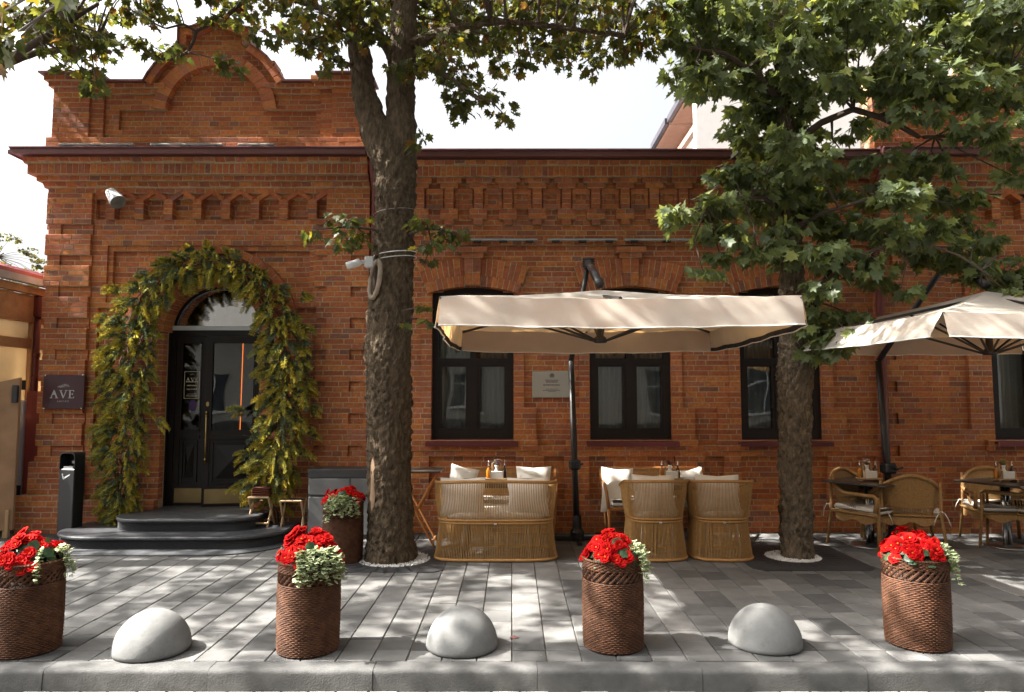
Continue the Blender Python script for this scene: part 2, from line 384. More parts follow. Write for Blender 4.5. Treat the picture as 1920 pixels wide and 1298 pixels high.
# key levels
KC = round(P(960, 289, FY-.40).z / C)   # underside of the eaves flashing
KT = KC + 2
XL0 = XF(97, 360); XL1 = XF(694, 500)  # left wing
XC1 = XF(1634, 500)                    # right end of the centre wing
XR1 = 8.6
def wall():
    mirror = []
    # ---- base planes
    rect(0,0,0,1100,0,X=(XL0, XR1)); SH[-1] = (lambda k: [(XL0, XR1)] if 0 <= k < KC else [], 0, 'run')
    def kk(k0, k1, x0, x1, d, style='run'):
        SH.append((lambda k: [(x0, x1)] if k0 <= k < k1 else [], d, style))
    # ---- left wing
    kf0, kf1 = K(416), K(361)
    kk(0, KC, XL0, XL1, .03)
    kk(kf1, KC, XL0, XL1, .07)
    # end pier and inner pier with toothed quoins
    xa, xb = XL0, XF(170, 600)
    xc, xd = XF(606, 520), XL1
    kk(0, kf1, xa, xb, .085); kk(0, kf1, xc, xd, .075)
    for n, k in enumerate(range(K(440), 12, -6)):
        xm = xa + .2
        kk(k, k+2, xa-.01, xb+.01, .05); kk(k, k+2, xa+.03, xm, .075)
        kk(k, k+2, xc-.0, xc+.07, .045); kk(k, k+2, xd-.24, xd-.05, .035)
        kk(k+2, k+6, xc-.1, xc+.01, .075)
    SH.append((lambda k: [(xa-.012, xa+.03)] if (k-K(440)) % 6 in (0,1) and 12 < k < K(430) else [], None, 'run'))
    kp = 13
    kk(0, kp, xa-.05, xb+.03, .12); kk(0, 7, xa-.13, xb+.05, .2)
    kk(0, 11, xc-.06, xd+.02, .11); kk(0, 6, xb, xd+.02, .13)
    # frieze recess
    kk(kf0, kf1, XF(183, 390), XF(615, 390), -.045)
    kk(kf1-1, kf1, XF(183, 390), XF(615, 390), .035)
    # upper panel around the door arch, recessed
    kk(K(572), K(463), XF(203, 500), XF(588, 500), -.0)
    kk(K(536), K(470), XF(212, 500), XF(580, 500), -.05)
    kk(K(872), K(575), XF(180, 720), XF(262, 720), -.02); kk(K(872), K(575), XF(520, 720), XF(592, 720), -.02)
    # ---- centre wing
    kb0 = K(838)
    kk(0, KC, XL1, XC1, .0)
    kk(0, kb0, XL1, XC1, .07)
    kk(K(461), K(447), XL1, XC1, .045, 'hdr')
    for i, cx in enumerate((887, 1182, 1463)):
        l, r = XF(cx-77, 690), XF(cx+76, 690)
        kk(K(822), K(552), l-.14, r+.14, .045)
        kk(K(822), K(760), l-.30, r+.30, .045)
        kk(K(846), K(828), l-.32, r+.32, .09)
        kk(K(935), K(855), l-.02, r+.02, .005)
        kk(K(935), K(855), r+.40, r+.66, .02)
        kk(K(822), K(552), l, r, None)
        zs = K(552)*C; rise = .075; hw = (r-l)/2; Rr = (hw*hw+rise*rise)/(2*rise)
        circ((l+r)/2, zs+rise-Rr, Rr, None, zs)
    # ---- right wing
    kk(0, KC, XC1, XR1, .03); kk(kf1, KC, XC1, XR1, .07)
    kk(0, kf1, XC1, XC1+.62, .075)
    for k in range(K(440), 12, -6):
        kk(k, k+2, XC1+.05, XC1+.24, .035); kk(k+2, k+6, XC1+.6, XC1+.72, .075)
    kk(kf0, kf1, XF(1728, 390), XR1-.6, -.06)
    kk(0, 11, XC1-.02, XC1+.7, .11); kk(0, 6, XC1, XR1, .13)
    kk(K(846), K(828), XF(1845, 830), XR1-.5, .09)
    kk(K(800), K(500), XF(1775, 650), XF(1812, 650), -.03)
    wl, wr = XF(1858, 700), XF(1858, 700)+1.25
    kk(K(822), K(566), wl, wr, None)
    zs = K(566)*C; hw = (wr-wl)/2; rise = .42; Rr = (hw*hw+rise*rise)/(2*rise)
    circ((wl+wr)/2, zs+rise-Rr, Rr, None, zs)
    # ---- door opening
    dx = XF(400, 620); dz = ZF(622); dr = .645
    kk(0, K(622), dx-dr, dx+dr, None); circ(dx, dz, dr, None, K(622)*C-.001)
    return kf0, kf1, (dx, dz, dr)
kf0, kf1, (DX, DZ, DR) = wall()
def run_courses(k0, k1, yb=None):
    for k in range(k0, k1):
        sp_, brk = [], set()
        for fn, d, st in SH:
            for a, b in fn(k):
                sp_.append((a, b, d, st)); brk.add(round(a, 4)); brk.add(round(b, 4))
        brk = sorted(brk); segs = []
        for a, b in zip(brk, brk[1:]):
            if b - a < .004: continue
            m = (a+b)/2; top = None
            for s in sp_:
                if s[0] <= m <= s[1]: top = s
            if top is None or top[2] is None:
                segs.append(None); continue
            if segs and segs[-1] and abs(segs[-1][2]-top[2]) < 1e-6 and segs[-1][3] == top[3] and abs(segs[-1][1]-a) < .005:
                segs[-1][1] = b
            else: segs.append([a, b, top[2], top[3]])
        for s in segs:
            if s: lay(s[0], s[1], k, s[2], s[3], yb)
run_courses(0, KC-5)
def radial(xc, zc, r0, r1, a0, a1, n, d, yb=.12, joint=JT):
    for i in range(n):
        b0 = a0 + (a1-a0)*i/n; b1 = a0 + (a1-a0)*(i+1)/n
        q = []
        for r, lo in ((r0, 1), (r1, 1)):
            e = joint/2/r
            q.append((r, b0+e, b1-e))
        p = [(xc+q[0][0]*math.sin(q[0][1]), zc+q[0][0]*math.cos(q[0][1])), (xc+q[0][0]*math.sin(q[0][2]), zc+q[0][0]*math.cos(q[0][2])),
             (xc+q[1][0]*math.sin(q[1][2]), zc+q[1][0]*math.cos(q[1][2])), (xc+q[1][0]*math.sin(q[1][1]), zc+q[1][0]*math.cos(q[1][1]))]
        brick(p, FY-d, FY-d+yb)
        m = [(xc+r*math.sin(b), zc+r*math.cos(b)) for r, b in ((r0+.004, b0), (r0+.004, b1), (r1-.004, b1), (r1-.004, b0))]
        MO.prism(m, FY-d+.004, FY-d+yb, M=AX)
# ---- eaves courses on all three wings
for (x0, x1, lft) in ((XL0, XL1, 1), (XL1+.0, XC1, 0), (XC1, XR1, 0)):
    e = 1 if lft else 0
    if lft or x0 == XC1:
        lay(x0-.05*e, x1, KC-5, .13, 'hdr', slope=.05)
        lay(x0-.10*e, x1, KC-4, .17, 'hdr')
        lay(x0-.17*e, x1, KC-3, .25, 'soldier', h=2)
        lay(x0-.22*e, x1, KC-1, .31, 'hdr', slope=.06)
    else:
        lay(x0, x1, KC-4, .035, 'hdr'); lay(x0, x1, KC-5, .01, 'run')
        lay(x0, x1, KC-3, .14, 'soldier', h=2)
        lay(x0, x1, KC-1, .19, 'hdr', slope=.03)
    zf = KC*C
    ol = .36 if (lft or x0 == XC1) else .26
    fl = MB(); xa = x0-.30*e; yo = FY-ol-.05
    fl.box((xa, yo, zf+.012), (x1, FY+.35, zf+.085))
    fl.box((xa-.012, yo-.012, zf+.0), (x1, yo+.006, zf+.05)); fl.tube([(xa, yo-.01, zf+.088), (x1, yo-.01, zf+.088)], .013, 6)
    if lft: fl.box((xa-.014, yo, zf+.0), (xa+.004, FY+.35, zf+.05))
    else: fl.box((x0, yo+.07, zf+.09), (x1, FY+.3, zf+.135), mi=1)
    if lft: fl.add([(xa,yo,zf+.086),(x1,yo,zf+.086),(x1,FY-.06,zf+.17),(xa,FY-.06,zf+.17)], [(0,1,2,3)])
    fo = fl.build('eaves_flashing', [MT['flashing'], MT['dark_flashing']], BR); fo.location = (0, -FY, 0)
# ---- zigzag frieze of the end wings
def zigzag(px0, step, n, d, last=None):
    z0, zp, za = kf0*C, ZF(384), ZF(362)
    for i in range(n):
        x0 = XF(px0+i*step, 395); x1 = x0 + .122; xm = (x0+x1)/2
        for k in range(kf0, kf0+3):
            brick([(x0, k*C+JT/2), (x1, k*C+JT/2), (x1, (k+1)*C-JT/2), (x0, (k+1)*C-JT/2)], FY-d, FY+.07)
        zt = (kf0+3)*C
        brick([(x0, zt+JT/2), (x1, zt+JT/2), (x1, zt+.035), (xm, zt+.075)], FY-d, FY+.07)
        brick([(x0, zt+JT/2), (xm, zt+JT/2), (xm, zt+.075), (x0, zt+.035)], FY-d-.001, FY+.07)
        MO.box((x0+.006, FY-d+.005, z0), (x1-.006, FY+.07, zt+.03))
        hs_ = XF(px0+(i+.5)*step, 395) + .061 - xm     # half the spacing
        for s in (-1, 1):
            a = (xm + s*.035, zt+.055); b = (xm + s*hs_, za)
            dx, dz = b[0]-a[0], b[1]-a[1]; L = math.hypot(dx, dz); nx, nz = -dz/L*.029, dx/L*.029
            q = [(a[0]-nx, a[1]-nz), (b[0]-nx, b[1]-nz), (b[0]+nx, b[1]+nz), (a[0]+nx, a[1]+nz)]
            if s < 0: q = [q[1], q[0], q[3], q[2]]
            if (n > 6 and i == 0 and s < 0 and 0): continue
            brick(q, FY-d, FY+.07)
zigzag(204, 53.7, 8, .075)
zigzag(1745, 53.7, 5, .075)
# ---- corbel frieze of the centre wing
def corbels():
    st = 54.6; k3 = KC-4
    i = -3
    while True:
        cx = XF(843+i*st, 380); i += 1
        if cx > XC1-.2: break
        if cx < XL1+.1: continue
        w = XF(843+st, 380)-XF(843, 380)
        def blk(k, a, b, d, n=1, h=1):
            L = (b-a)/n
            for m in range(n):
                brick([(cx+a+m*L+.004, k*C+JT/2), (cx+a+(m+1)*L-.004, k*C+JT/2), (cx+a+(m+1)*L-.004, (k+h)*C-JT/2), (cx+a+m*L+.004, (k+h)*C-JT/2)], FY-d, FY+.05)
            MO.box((cx+a+.008, FY-d+.005, k*C), (cx+b-.008, FY+.05, (k+h)*C))
        blk(k3-0, -w*.43, w*.43, .105, 3)
        blk(k3-1, -.125, .125, .09)
        for q in range(2, 6): blk(k3-q, -.066, .066, .08)
        blk(k3-6, -.125, .125, .075, 2); blk(k3-7, -.125, .125, .075)
        blk(k3-8, -.066, .066, .07)
        # dark holes between the piers are framed by short bricks
        for k in (k3-3, k3-4):
            for a in (-w/2-.1, w/2-.165+.0): pass
            blk(k, .075, w/2-.065, .035); blk(k, -w/2+.065, -.075, .035)
        blk(k3-2, .072, w-.072, .04); blk(k3-5, .072, w-.072, .04)
corbels()
# ---- window arches
WINS = []
for cx in (887, 1182, 1463):
    l, r = XF(cx-77, 690), XF(cx+76, 690); xm = (l+r)/2; hw = (r-l)/2
    zs = K(552)*C; rise = .075; Rr = (hw*hw+rise*rise)/(2*rise); zc = zs+rise-Rr
    an = math.asin((hw+.06)/Rr)
    radial(xm, zc, Rr-.012, Rr+.135, -an, an, 17, .10, .24)
    a2 = math.asin((hw+.08)/Rr)
    for (s0, s1) in ((-a2, -.045), (.045, a2)):
        n = 8
        for i in range(n):
            b0 = s0+(s1-s0)*i/n; b1 = s0+(s1-s0)*(i+1)/n
            if i % 2: radial(xm, zc, Rr+.137, Rr+.38, b0, b1, 1, .06)
            else:
                t = .24 if (i//2) % 2 else .30
                radial(xm, zc, Rr+.137, Rr+t, b0, b1, 1, .06); radial(xm, zc, Rr+t, Rr+.38, b0, b1, 1, .06)
    # keystone
    zk = zc+Rr
    for j, (w_, z0, z1, d) in enumerate(((.105, zk-.0, zk+.17, .15), (.115, zk+.17, zk+.36, .15), (.15, zk+.36, zk+.43, .17), (.20, zk+.43, zk+.50, .20))):
        n = 2 if j < 3 else 2
        for i in range(n):
            a, b = xm-w_+2*w_*i/n, xm-w_+2*w_*(i+1)/n
            brick([(a+.005, z0+.005), (b-.005, z0+.005), (b-.005, z1-.005), (a+.005, z1-.005)], FY-d, FY+.05)
        MO.box((xm-w_+.008, FY-d+.005, z0), (xm+w_-.008, FY+.05, z1))
    WINS.append((l, r, K(822)*C, zs, Rr, zc, rise))
wl, wr = XF(1858, 700), XF(1858, 700)+1.25
zs = K(566)*C; hw = (wr-wl)/2; rise = .42; Rr = (hw*hw+rise*rise)/(2*rise); zc = zs+rise-Rr; an = math.asin(min(1, (hw+.02)/Rr))
radial((wl+wr)/2, zc, Rr-.012, Rr+.14, -an, an, 22, .10, .24); radial((wl+wr)/2, zc, Rr+.142, Rr+.29, -an, an, 26, .06)
WINS.append((wl, wr, K(822)*C, zs, Rr, zc, rise))
# ---- door arch
radial(DX, DZ, DR-.012, DR+.14, -PI/2, PI/2, 26, .07, .3)
radial(DX, DZ, DR+.142, DR+.39, -PI/2, PI/2, 30, .05)
radial(DX, DZ, DR+.392, DR+.50, -PI/2, PI/2, 26, .09)
# ---- curved gables
def gable(mir=False):
    XM = (XL1+XC1)/2
    mx = (lambda x: 2*XM - x) if mir else (lambda x: x)
    SH.clear()
    k0 = KC+2
    gx0, gx1 = XF(104, 210), XF(690, 210)
    kp = K(158); xc = XF(406, 120)
    g = [(K(155), 128), (K(140), 117), (K(125), 108), (K(110), 92), (K(97), 76), (K(90), 66), (K(58), 64)]
    def half(k):
        py = None
        for (ka, a), (kb, b) in zip(g, g[1:]):
            if ka <= k < kb: return (a + (b-a)*(k-ka)/max(1, kb-ka))
        if k < g[0][0]: return 999
        return 0
    def sp1(k):
        if k0 <= k < kp: a, b = gx0, gx1
        elif k >= kp:
            h = half(k)
            if k >= K(58):
                t = (k-K(58))/max(1, K(38)-K(58)); h = 46*(1-t)
                if t >= 1: return []
            sc_ = (XF(506, 120)-XF(406, 120))/100
            a, b = xc-h*sc_, xc+h*sc_
        else: return []
        return [tuple(sorted((mx(a), mx(b))))]
    SH.append((sp1, -.02, 'run'))
    def kk(k0, k1, x0, x1, d, style='run'):
        x0, x1 = sorted((mx(x0), mx(x1)))
        SH.append((lambda k: [(x0, x1)] if k0 <= k < k1 else [], d, style))
    # panel recess and tympanum
    kk(K(243), K(203), XF(222, 220), XF(592, 220), -.07)
    zc = ZF(214); r_in = XF(499, 200)-XF(406, 200)
    SH.append((lambda k: [(mx(xc)-q, mx(xc)+q) for q in [math.sqrt(max(0, r_in**2-((k+.5)*C-zc)**2))] if q > .05 and k >= K(214)], -.07, 'run'))
    kk(k0, kp, gx0-.0, XF(172, 210), .06); kk(k0, kp, XF(172, 210), XF(196, 210), .02)
    kk(k0, kp, XF(624, 210), gx1, .06); kk(k0, kp, XF(602, 210), XF(624, 210), .02)
    kk(k0, K(264), gx0-.06, gx1, .08)
    kk(kp-2, kp-1, XF(196, 165), XF(602, 165), .02, 'hdr'); kk(kp-1, kp, XF(196, 165), XF(602, 165), .05, 'hdr')
    for (a, b) in ((gx0, XF(196, 160)), (XF(600, 160), gx1)):
        kk(kp-1, kp, a-.05, b+.03, .10, 'hdr'); kk(kp, kp+1, a-.09, b+.05, .14, 'hdr')
    # reopen the tympanum where the cornice rows cross it
    SH.append((lambda k: [(mx(xc)-q, mx(xc)+q) for q in [math.sqrt(max(0, (r_in+.1)**2-((k+.5)*C-zc)**2))] if q > .05 and kp-2 <= k < kp], -.07, 'run'))
    run_courses(k0, K(36), FY+.30)
    radial(mx(xc), zc, r_in-.01, r_in+.17, -PI*.47, PI*.47, 22, .04, .2)
    # outer sloping border following the curve, with its metal edge
    edge = [(276,156),(284,142),(296,126),(312,110),(330,95),(340,88),(341,58),(364,57),(410,38),(456,57),(471,58),(472,88),(488,98),(504,112),(517,128),(527,143),(534,154)]
    pts = [(mx(P(x, y, FY).x), P(x, y, FY).z) for x, y in edge]
    for i, (a, b) in enumerate(zip(pts, pts[1:])):
        L = math.hypot(b[0]-a[0], b[1]-a[1]); n = max(1, round(L/.14))
        ux, uz = (b[0]-a[0])/L, (b[1]-a[1])/L
        nx, nz = uz*.10, -ux*.10
        if mir: nx, nz = -nx, -nz
        for j in range(n):
            p, q = L*j/n+.004, L*(j+1)/n-.004
            c4 = [(a[0]+ux*p+nx, a[1]+uz*p+nz), (a[0]+ux*q+nx, a[1]+uz*q+nz), (a[0]+ux*q, a[1]+uz*q), (a[0]+ux*p, a[1]+uz*p)]
            if mir: c4 = [c4[1], c4[0], c4[3], c4[2]]
            brick(c4, FY-.075, FY+.06)
        m4 = [(a[0]+nx*.95, a[1]+nz*.95), (b[0]+nx*.95, b[1]+nz*.95), b, a]
        MO.prism(m4, FY-.071, FY+.06, M=AX)
    fl = MB()
    for a, b in zip(pts, pts[1:]):
        L = math.hypot(b[0]-a[0], b[1]-a[1]); s_ = -1 if mir else 1
        ux, uz = (b[0]-a[0])/L, (b[1]-a[1])/L; nx, nz = -uz*.02*s_, ux*.02*s_
        fl.prism([(a[0]-ux*.01, a[1]-uz*.01), (b[0]+ux*.01, b[1]+uz*.01), (b[0]+ux*.01+nx, b[1]+uz*.01+nz), (a[0]-ux*.01+nx, a[1]-uz*.01+nz)], FY-.10, FY+.32, M=AX)
    for (a, b, k, o) in ((XF(196, 156), XF(276, 156), kp, .10), (XF(534, 156), XF(600, 156), kp, .10), (gx0-.13, XF(200, 150), kp+1, .2), (XF(598, 150), gx1+.08, kp+1, .2)):
        a, b = sorted((mx(a), mx(b)))
        fl.box((a, FY-o, k*C+.004), (b, FY+.33, k*C+.03))
        if o > .15: fl.box((a+.1, FY-.1, k*C+.031), (b-.03, FY+.3, k*C+.07))
    xa, xb = sorted((mx(XF(197, 265)), mx(XF(600, 265))))
    fl.box((xa, FY-.07, k0*C-.06), (xb, FY+.05, ZF(263)))
    o = fl.build('gable_flashing', MT['flashing'], BR); o.location = (0, -FY, 0)
gable(); gable(True)
# ---- bricks as parts: the 300 that show largest, the rest in one
def vis_area(b):
    q = [proj(v) for v in b[0][8:12]]
    cx = sum(p[0] for p in q)/4; cy = sum(p[1] for p in q)/4
    if not (90 < cx < 690 or 790 < cx < 1340 or 1700 < cx < 1900): return 0
    if cy < 60 or cy > 990: return 0
    if 170 < cx < 600 and 470 < cy: return 0                       # garland and door
    if 790 < cx < 1540 and (540 < cy < 680 or cy > 870): return 0  # umbrella, seats
    if cx > 1600 and cy < 700: return 0
    if 690 < cx < 790: return 0
    A = 0
    for i in range(4):
        a, c = q[i], q[(i+1) % 4]; A += a[0]*c[1]-c[0]*a[1]
    return abs(A)/2
order = sorted(range(len(BRICKS)), key=lambda i: -vis_area(BRICKS[i]))
top = set(order[:300]); rest = MB()
for i, (v, fs, t) in enumerate(BRICKS):
    if i in top:
        c = Vector(v[8]); m = MB(); m.add([Vector(q)-c for q in v], fs, t)
        o = m.build('brick', MT['brick'], BR); o.location = (c.x, c.y-FY, c.z)
    else: rest.add(v, fs, t)
o = rest.build('brickwork', MT['brick'], BR); o.location = (0, -FY, 0); tag(o, kind='stuff')
o = MO.build('mortar_bed', MT['mortar'], BR); o.location = (0, -FY, 0)
# ---- body: back walls, side walls, roof, floor
bd = MB(); zt = KC*C
for a, b in (((XL0+.002, FY+.15, 0), (XL0+.3, FY+7, zt-.01)), ((XR1-.3, FY+.15, 0), (XR1-.002, FY+7, zt-.01)), ((XL0+.3, FY+6.7, 0), (XR1-.3, FY+7, zt-.01))):
    bd.box(a, b)
o = bd.build('outer_wall', MT['mortar'], BR); o.location = (0, -FY, 0)
rf = MB(); rf.box((XL0+.01, FY+.13, zt+.0), (XR1-.01, FY+7.05, zt+.012)); rf.box((XL0+.02, FY+.36, zt+.013), (XR1-.02, FY+7, zt+.12))
o = rf.build('roof', MT['roof_dark'], BR); o.location = (0, -FY, 0)
it = MB(); it.box((XL0+.31, FY+.15, .28), (XR1-.31, FY+6.6, .30)); it.box((XL0+.31, FY+2.6, .301), (XR1-.31, FY+2.65, zt-.02))
o = it.build('interior', MT['interior'], BR); o.location = (0, -FY, 0)
# ---- side wall bricks on the left return (seen from the left)
sb = MB()
for k in range(0, KC-5):
    y = FY + .16 + (k % 2)*.134
    while y < FY+3:
        t = tintb(); sb.box((XL0-.012, y, k*C+.005), (XL0+.03, y+.257, (k+1)*C-.005), t); y += .268
o = sb.build('side_brickwork', MT['brick'], BR); o.location = (0, -FY, 0); tag(o, kind='stuff')
# ---- windows
for wi, (l, r, z0, zs, Rr, zc, rise) in enumerate(WINS):
    y = FY + .06; xm = (l+r)/2; fw = .085
    ztr = P(960, 678, y).z if wi < 3 else zs-.1
    m = MB()
    m.box((l, y-.02, z0), (l+fw, y+.09, zs)); m.box((r-fw, y-.02, z0), (r, y+.09, zs))
    m.box((l+fw, y-.021, z0), (r-fw, y+.089, z0+.10)); m.box((xm-.055, y-.03, z0+.10), (xm+.055, y+.08, ztr-.03))
    m.box((l+fw, y-.022, ztr-.03), (r-fw, y+.088, ztr+.04)); m.box((xm-.04, y-.024, ztr+.04), (xm+.04, y+.08, zs+rise*.8))
    n = 14; hw = (r-l)/2; arc = []
    for i in range(n+1):
        x = l+(r-l)*i/n; arc.append((x, zc+math.sqrt(Rr*Rr-(x-xm)**2)))
    for (a, b) in zip(arc, arc[1:]):
        m.prism([(a[0], a[1]-.09), (b[0], b[1]-.09), (b[0], b[1]+.02), (a[0], a[1]+.02)], y-.023, y+.085, M=AX)
    for (a, b) in ((l+fw, xm-.055), (xm+.055, r-fw)):        # casement frames
        for q in (((a, z0+.10), (a+.04, ztr-.03)), ((b-.04, z0+.10), (b, ztr-.03)), ((a+.04, z0+.10), (b-.04, z0+.15)), ((a+.04, ztr-.07), (b-.04, ztr-.03))):
            m.box((q[0][0], y-.012, q[0][1]), (q[1][0], y+.07, q[1][1]))
    w = m.build('window', MT['frame_dark'], BR); w.location = (0, -FY, 0)
    for (a, b) in ((l+fw+.04, xm-.095), (xm+.095, r-fw-.04)):
        g = MB(); g.box((a, y+.025, z0+.15), (b, y+.031, ztr-.07)); g.build('pane', MT['glass'], w)
    for (a, b) in ((l+fw, xm-.04), (xm+.04, r-fw)):
        top = [(x, zc+math.sqrt(Rr*Rr-(x-xm)**2)-.09) for x in (b, (a+b)/2, a)]
        g = MB(); g.prism([(a, ztr+.04), (b, ztr+.04)]+top, y+.025, y+.031, M=AX); g.build('pane', MT['glass'], w)
    for (a, b, ph) in ((l+.0, xm-.03, 0), (xm+.08, r, 1.7)):
        g = grid(lambda u, v: (a+(b-a)*u, y+.2+.025*math.sin(u*44+ph)+.012*math.sin(u*17+v*2), z0+.05+(zs-z0)*v), 60, 2)
        g.build('curtain', MT['curtain'], w, True)
    s = MB(); s.box((l-.06, FY-.17, z0-.045), (r+.06, FY+.06, z0-.02)); s.box((l-.06, FY-.18, z0-.075), (r+.06, FY-.165, z0-.02))
    s.add([(l-.055,FY-.168,z0-.02),(r+.055,FY-.168,z0-.02),(r+.055,FY+.05,z0+.012),(l-.055,FY+.05,z0+.012)], [(0,1,2,3)])
    s.build('sill', MT['sill_red'], w)
# ---- door
def door():
    y = FY + .22; xl, xr = DX-DR, DX+DR; z0 = .30
    zt = P(960, 620, y).z
    d = empty('door', (0, -FY, 0)); d.parent = BR
    m = MB(); m.box((xl-.0, y-.03, z0), (xl+.07, y+.1, zt)); m.box((xr-.07, y-.03, z0), (xr, y+.1, zt)); m.box((xl+.07, y-.031, zt-.075), (xr-.07, y+.1, zt))
    m.build('door_frame', MT['door_dark'], d)
    b = MB(); b.box((xl, y-.045, zt), (xr, y+.1, zt+.06)); b.build('transom_bar', MT['lamp_grey'], d)
    n = 24; pts = [(DX+(DR-.03)*math.cos(PI*i/n), max(zt+.06, DZ+(DR-.03)*math.sin(PI*i/n))) for i in range(n+1)]
    g = MB(); g.prism(pts+[(xl+.03, zt+.06), (xr-.03, zt+.06)][:0], y+.01, y+.018, M=AX); g.build('fanlight', MT['glass_bright'], d)
    a = MB()
    for i in range(n):
        a0, a1 = PI*i/n, PI*(i+1)/n
        q = [(DX+r*math.cos(t), DZ+r*math.sin(t)) for r, t in ((DR-.05, a0), (DR+.01, a0), (DR+.01, a1), (DR-.05, a1))]
        a.prism(q, y-.02, y+.06, M=AX)
    a.build('fanlight_frame', MT['door_dark'], d)
    xs = xl+.50
    def leaf(x0, x1, yo, rot, hinge, big):
        L = MB(); w = x1-x0; H = zt-.08-z0; st = .075; zg = P(960, 808, y).z-z0; zh = zg-.09
        y0, y1 = -.025, .025
        L.box((0, y0, .0), (st, y1, H)); L.box((w-st, y0, 0), (w, y1, H)); L.box((st, y0, H-.085), (w-st, y1, H))
        L.box((st, y0, zg-.09), (w-st, y1, zg)); L.box((st, y0-.012, zg-.10), (w-st, y0-.0005, zg-.055))
        L.box((st, y0, 0), (w-st, y1, .27))
        L.box((st, y0+.012, .27), (w-st, y1-.012, zg-.09))
        # mouldings and pyramid panel
        a, b, c, e = st+.03, w-st-.03, .31, zg-.13
        for q in (((a, c), (a+.02, e)), ((b-.02, c), (b, e)), ((a+.02, c), (b-.02, c+.02)), ((a+.02, e-.02), (b-.02, e))):
            L.box((q[0][0], y0-.006, q[0][1]), (q[1][0], y0+.011, q[1][1]))
        px_, pz_ = (a+b)/2, (c+e)/2; a += .05; b -= .05; c += .06; e -= .06
        L.add([(a,y0+.011,c),(b,y0+.011,c),(b,y0+.011,e),(a,y0+.011,e),(px_,y0-.045,pz_)], [(0,1,4),(1,2,4),(2,3,4),(3,0,4)])
        for q in (((st, zg), (st+.015, H-.085)), ((w-st-.015, zg), (w-st, H-.085)), ((st, zg), (w-st, zg+.015)), ((st, H-.10), (w-st, H-.085))):
            L.box((q[0][0], y0-.008, q[0][1]), (q[1][0], y0+.001, q[1][1]))
        o = L.build('door_leaf', MT['door_dark'], d)
        off = x0 if hinge == 'l' else x1
        if hinge == 'r':
            for v in o.data.vertices: v.co.x -= w
        sh = -w if hinge == 'r' else 0
        o.location = (off, yo, z0); o.rotation_euler[2] = rot
        def ch(nm, mb, mm, sm=False):
            for i, v in enumerate(mb.v): mb.v[i] = (v[0]+sh+off if rot == 0 else v[0]+sh, v[1], v[2])
            q = mb.build(nm, mm, d, sm)
            if rot == 0: q.location = (0, yo, z0)
            else: q.location = (off, yo, z0); q.rotation_euler[2] = rot
        ch('pane', MB().box((st, -.004, zg), (w-st, .004, H-.085)), MT['glass'])
        ch('kick_plate', MB().bbox((st*.4, y0-.004, .045), (w-st*.4, y0-.0005, .235), .001), MT['brass_plate'])
        return ch, w, zg, H
    ch, w, zg, H = leaf(xl+.075, xs, y, 0, 'l', False)
    # sticker with opening hours on the narrow leaf
    sx, sz = w/2-.002, P(960, 722, y).z-z0
    m = MB()
    for q in (((-.105,-.185),(.105,-.178)), ((-.105,.178),(.105,.185)), ((-.105,-.178),(-.098,.178)), ((.098,-.178),(.105,.178))):
        m.box((sx+q[0][0], -.007, sz+q[0][1]), (sx+q[1][0], -.0045, sz+q[1][1]))
    for (zz, hw, g_) in ((.035,.08,9), (-.015,.07,8), (-.065,.07,8), (-.125,.06,7), (-.145,.075,9), (-.157,.07,8)):
        for i in range(g_):
            x = -hw+2*hw*(i+.1)/g_
            m.box((sx+x, -.007, sz+zz), (sx+x+2*hw/g_*U(.5,.85), -.0045, sz+zz+(.014 if zz > -.1 else .006)))
    ave(m, sx, sz+.07, .055, lambda x, z: (x, -.006, z), .0012); sprig(m, sx, sz+.145, .035, lambda x, z: (x, -.006, z))
    ch('sticker', m, MT['sticker_line'])
    m = MB(); m.prism([(sx+.02+.05*math.cos(t*PI/8)+0, sz-.28+.085*math.sin(t*PI/8)) for t in range(16)], -.007, -.0045, M=AX)
    ch('badge_sticker', m, MT['sticker'])
    ch2, w2, zg, H = leaf(xs+.01, xr-.075, y-.0, math.radians(9), 'r', True)
    h = MB(); x = .04
    h.tube([(x, -.075, zg-.42), (x, -.075, zg+.24)], .011, 8)
    for zz in (zg-.40, zg+.22):
        h.tube([(x, -.08, zz), (x, -.02, zz)], .012, 8); h.lathe([(0,-.02),(.014,-.015),(.018,0),(.014,.015),(0,.02)], 8, (x, -.075, zz+.03))
    ch2('handle', h, MT['brass'], True)
    h = MB(); h.prism([(x+.02*math.cos(t*PI/6), zg+.36+.032*math.sin(t*PI/6)) for t in range(12)], -.034, -.024, M=AX); ch2('lock_plate', h, MT['brass'])
    rv = MB()      # inner reveal behind the wall face
    rv.box((xl-.02, FY+.12, 0), (xl+.0, y+.3, zt)); rv.box((xr, FY+.12, 0), (xr+.02, y+.3, zt))
    rv.build('reveal', MT['frame_dark'], d)
    nm = MB(); a, b = P(456, 642, FY+1.3), P(450, 806, FY+1.3); nm.tube([a, b], .0055, 6)
    o = nm.build('neon_light_strip', MT['neon'], None); tag(o, 'thin vertical orange neon line glowing inside the dark doorway', 'neon light')
    for i, py in enumerate((672, 700, 732, 800)):
        q = P(447, py, FY+1.5); 
    o.parent = None
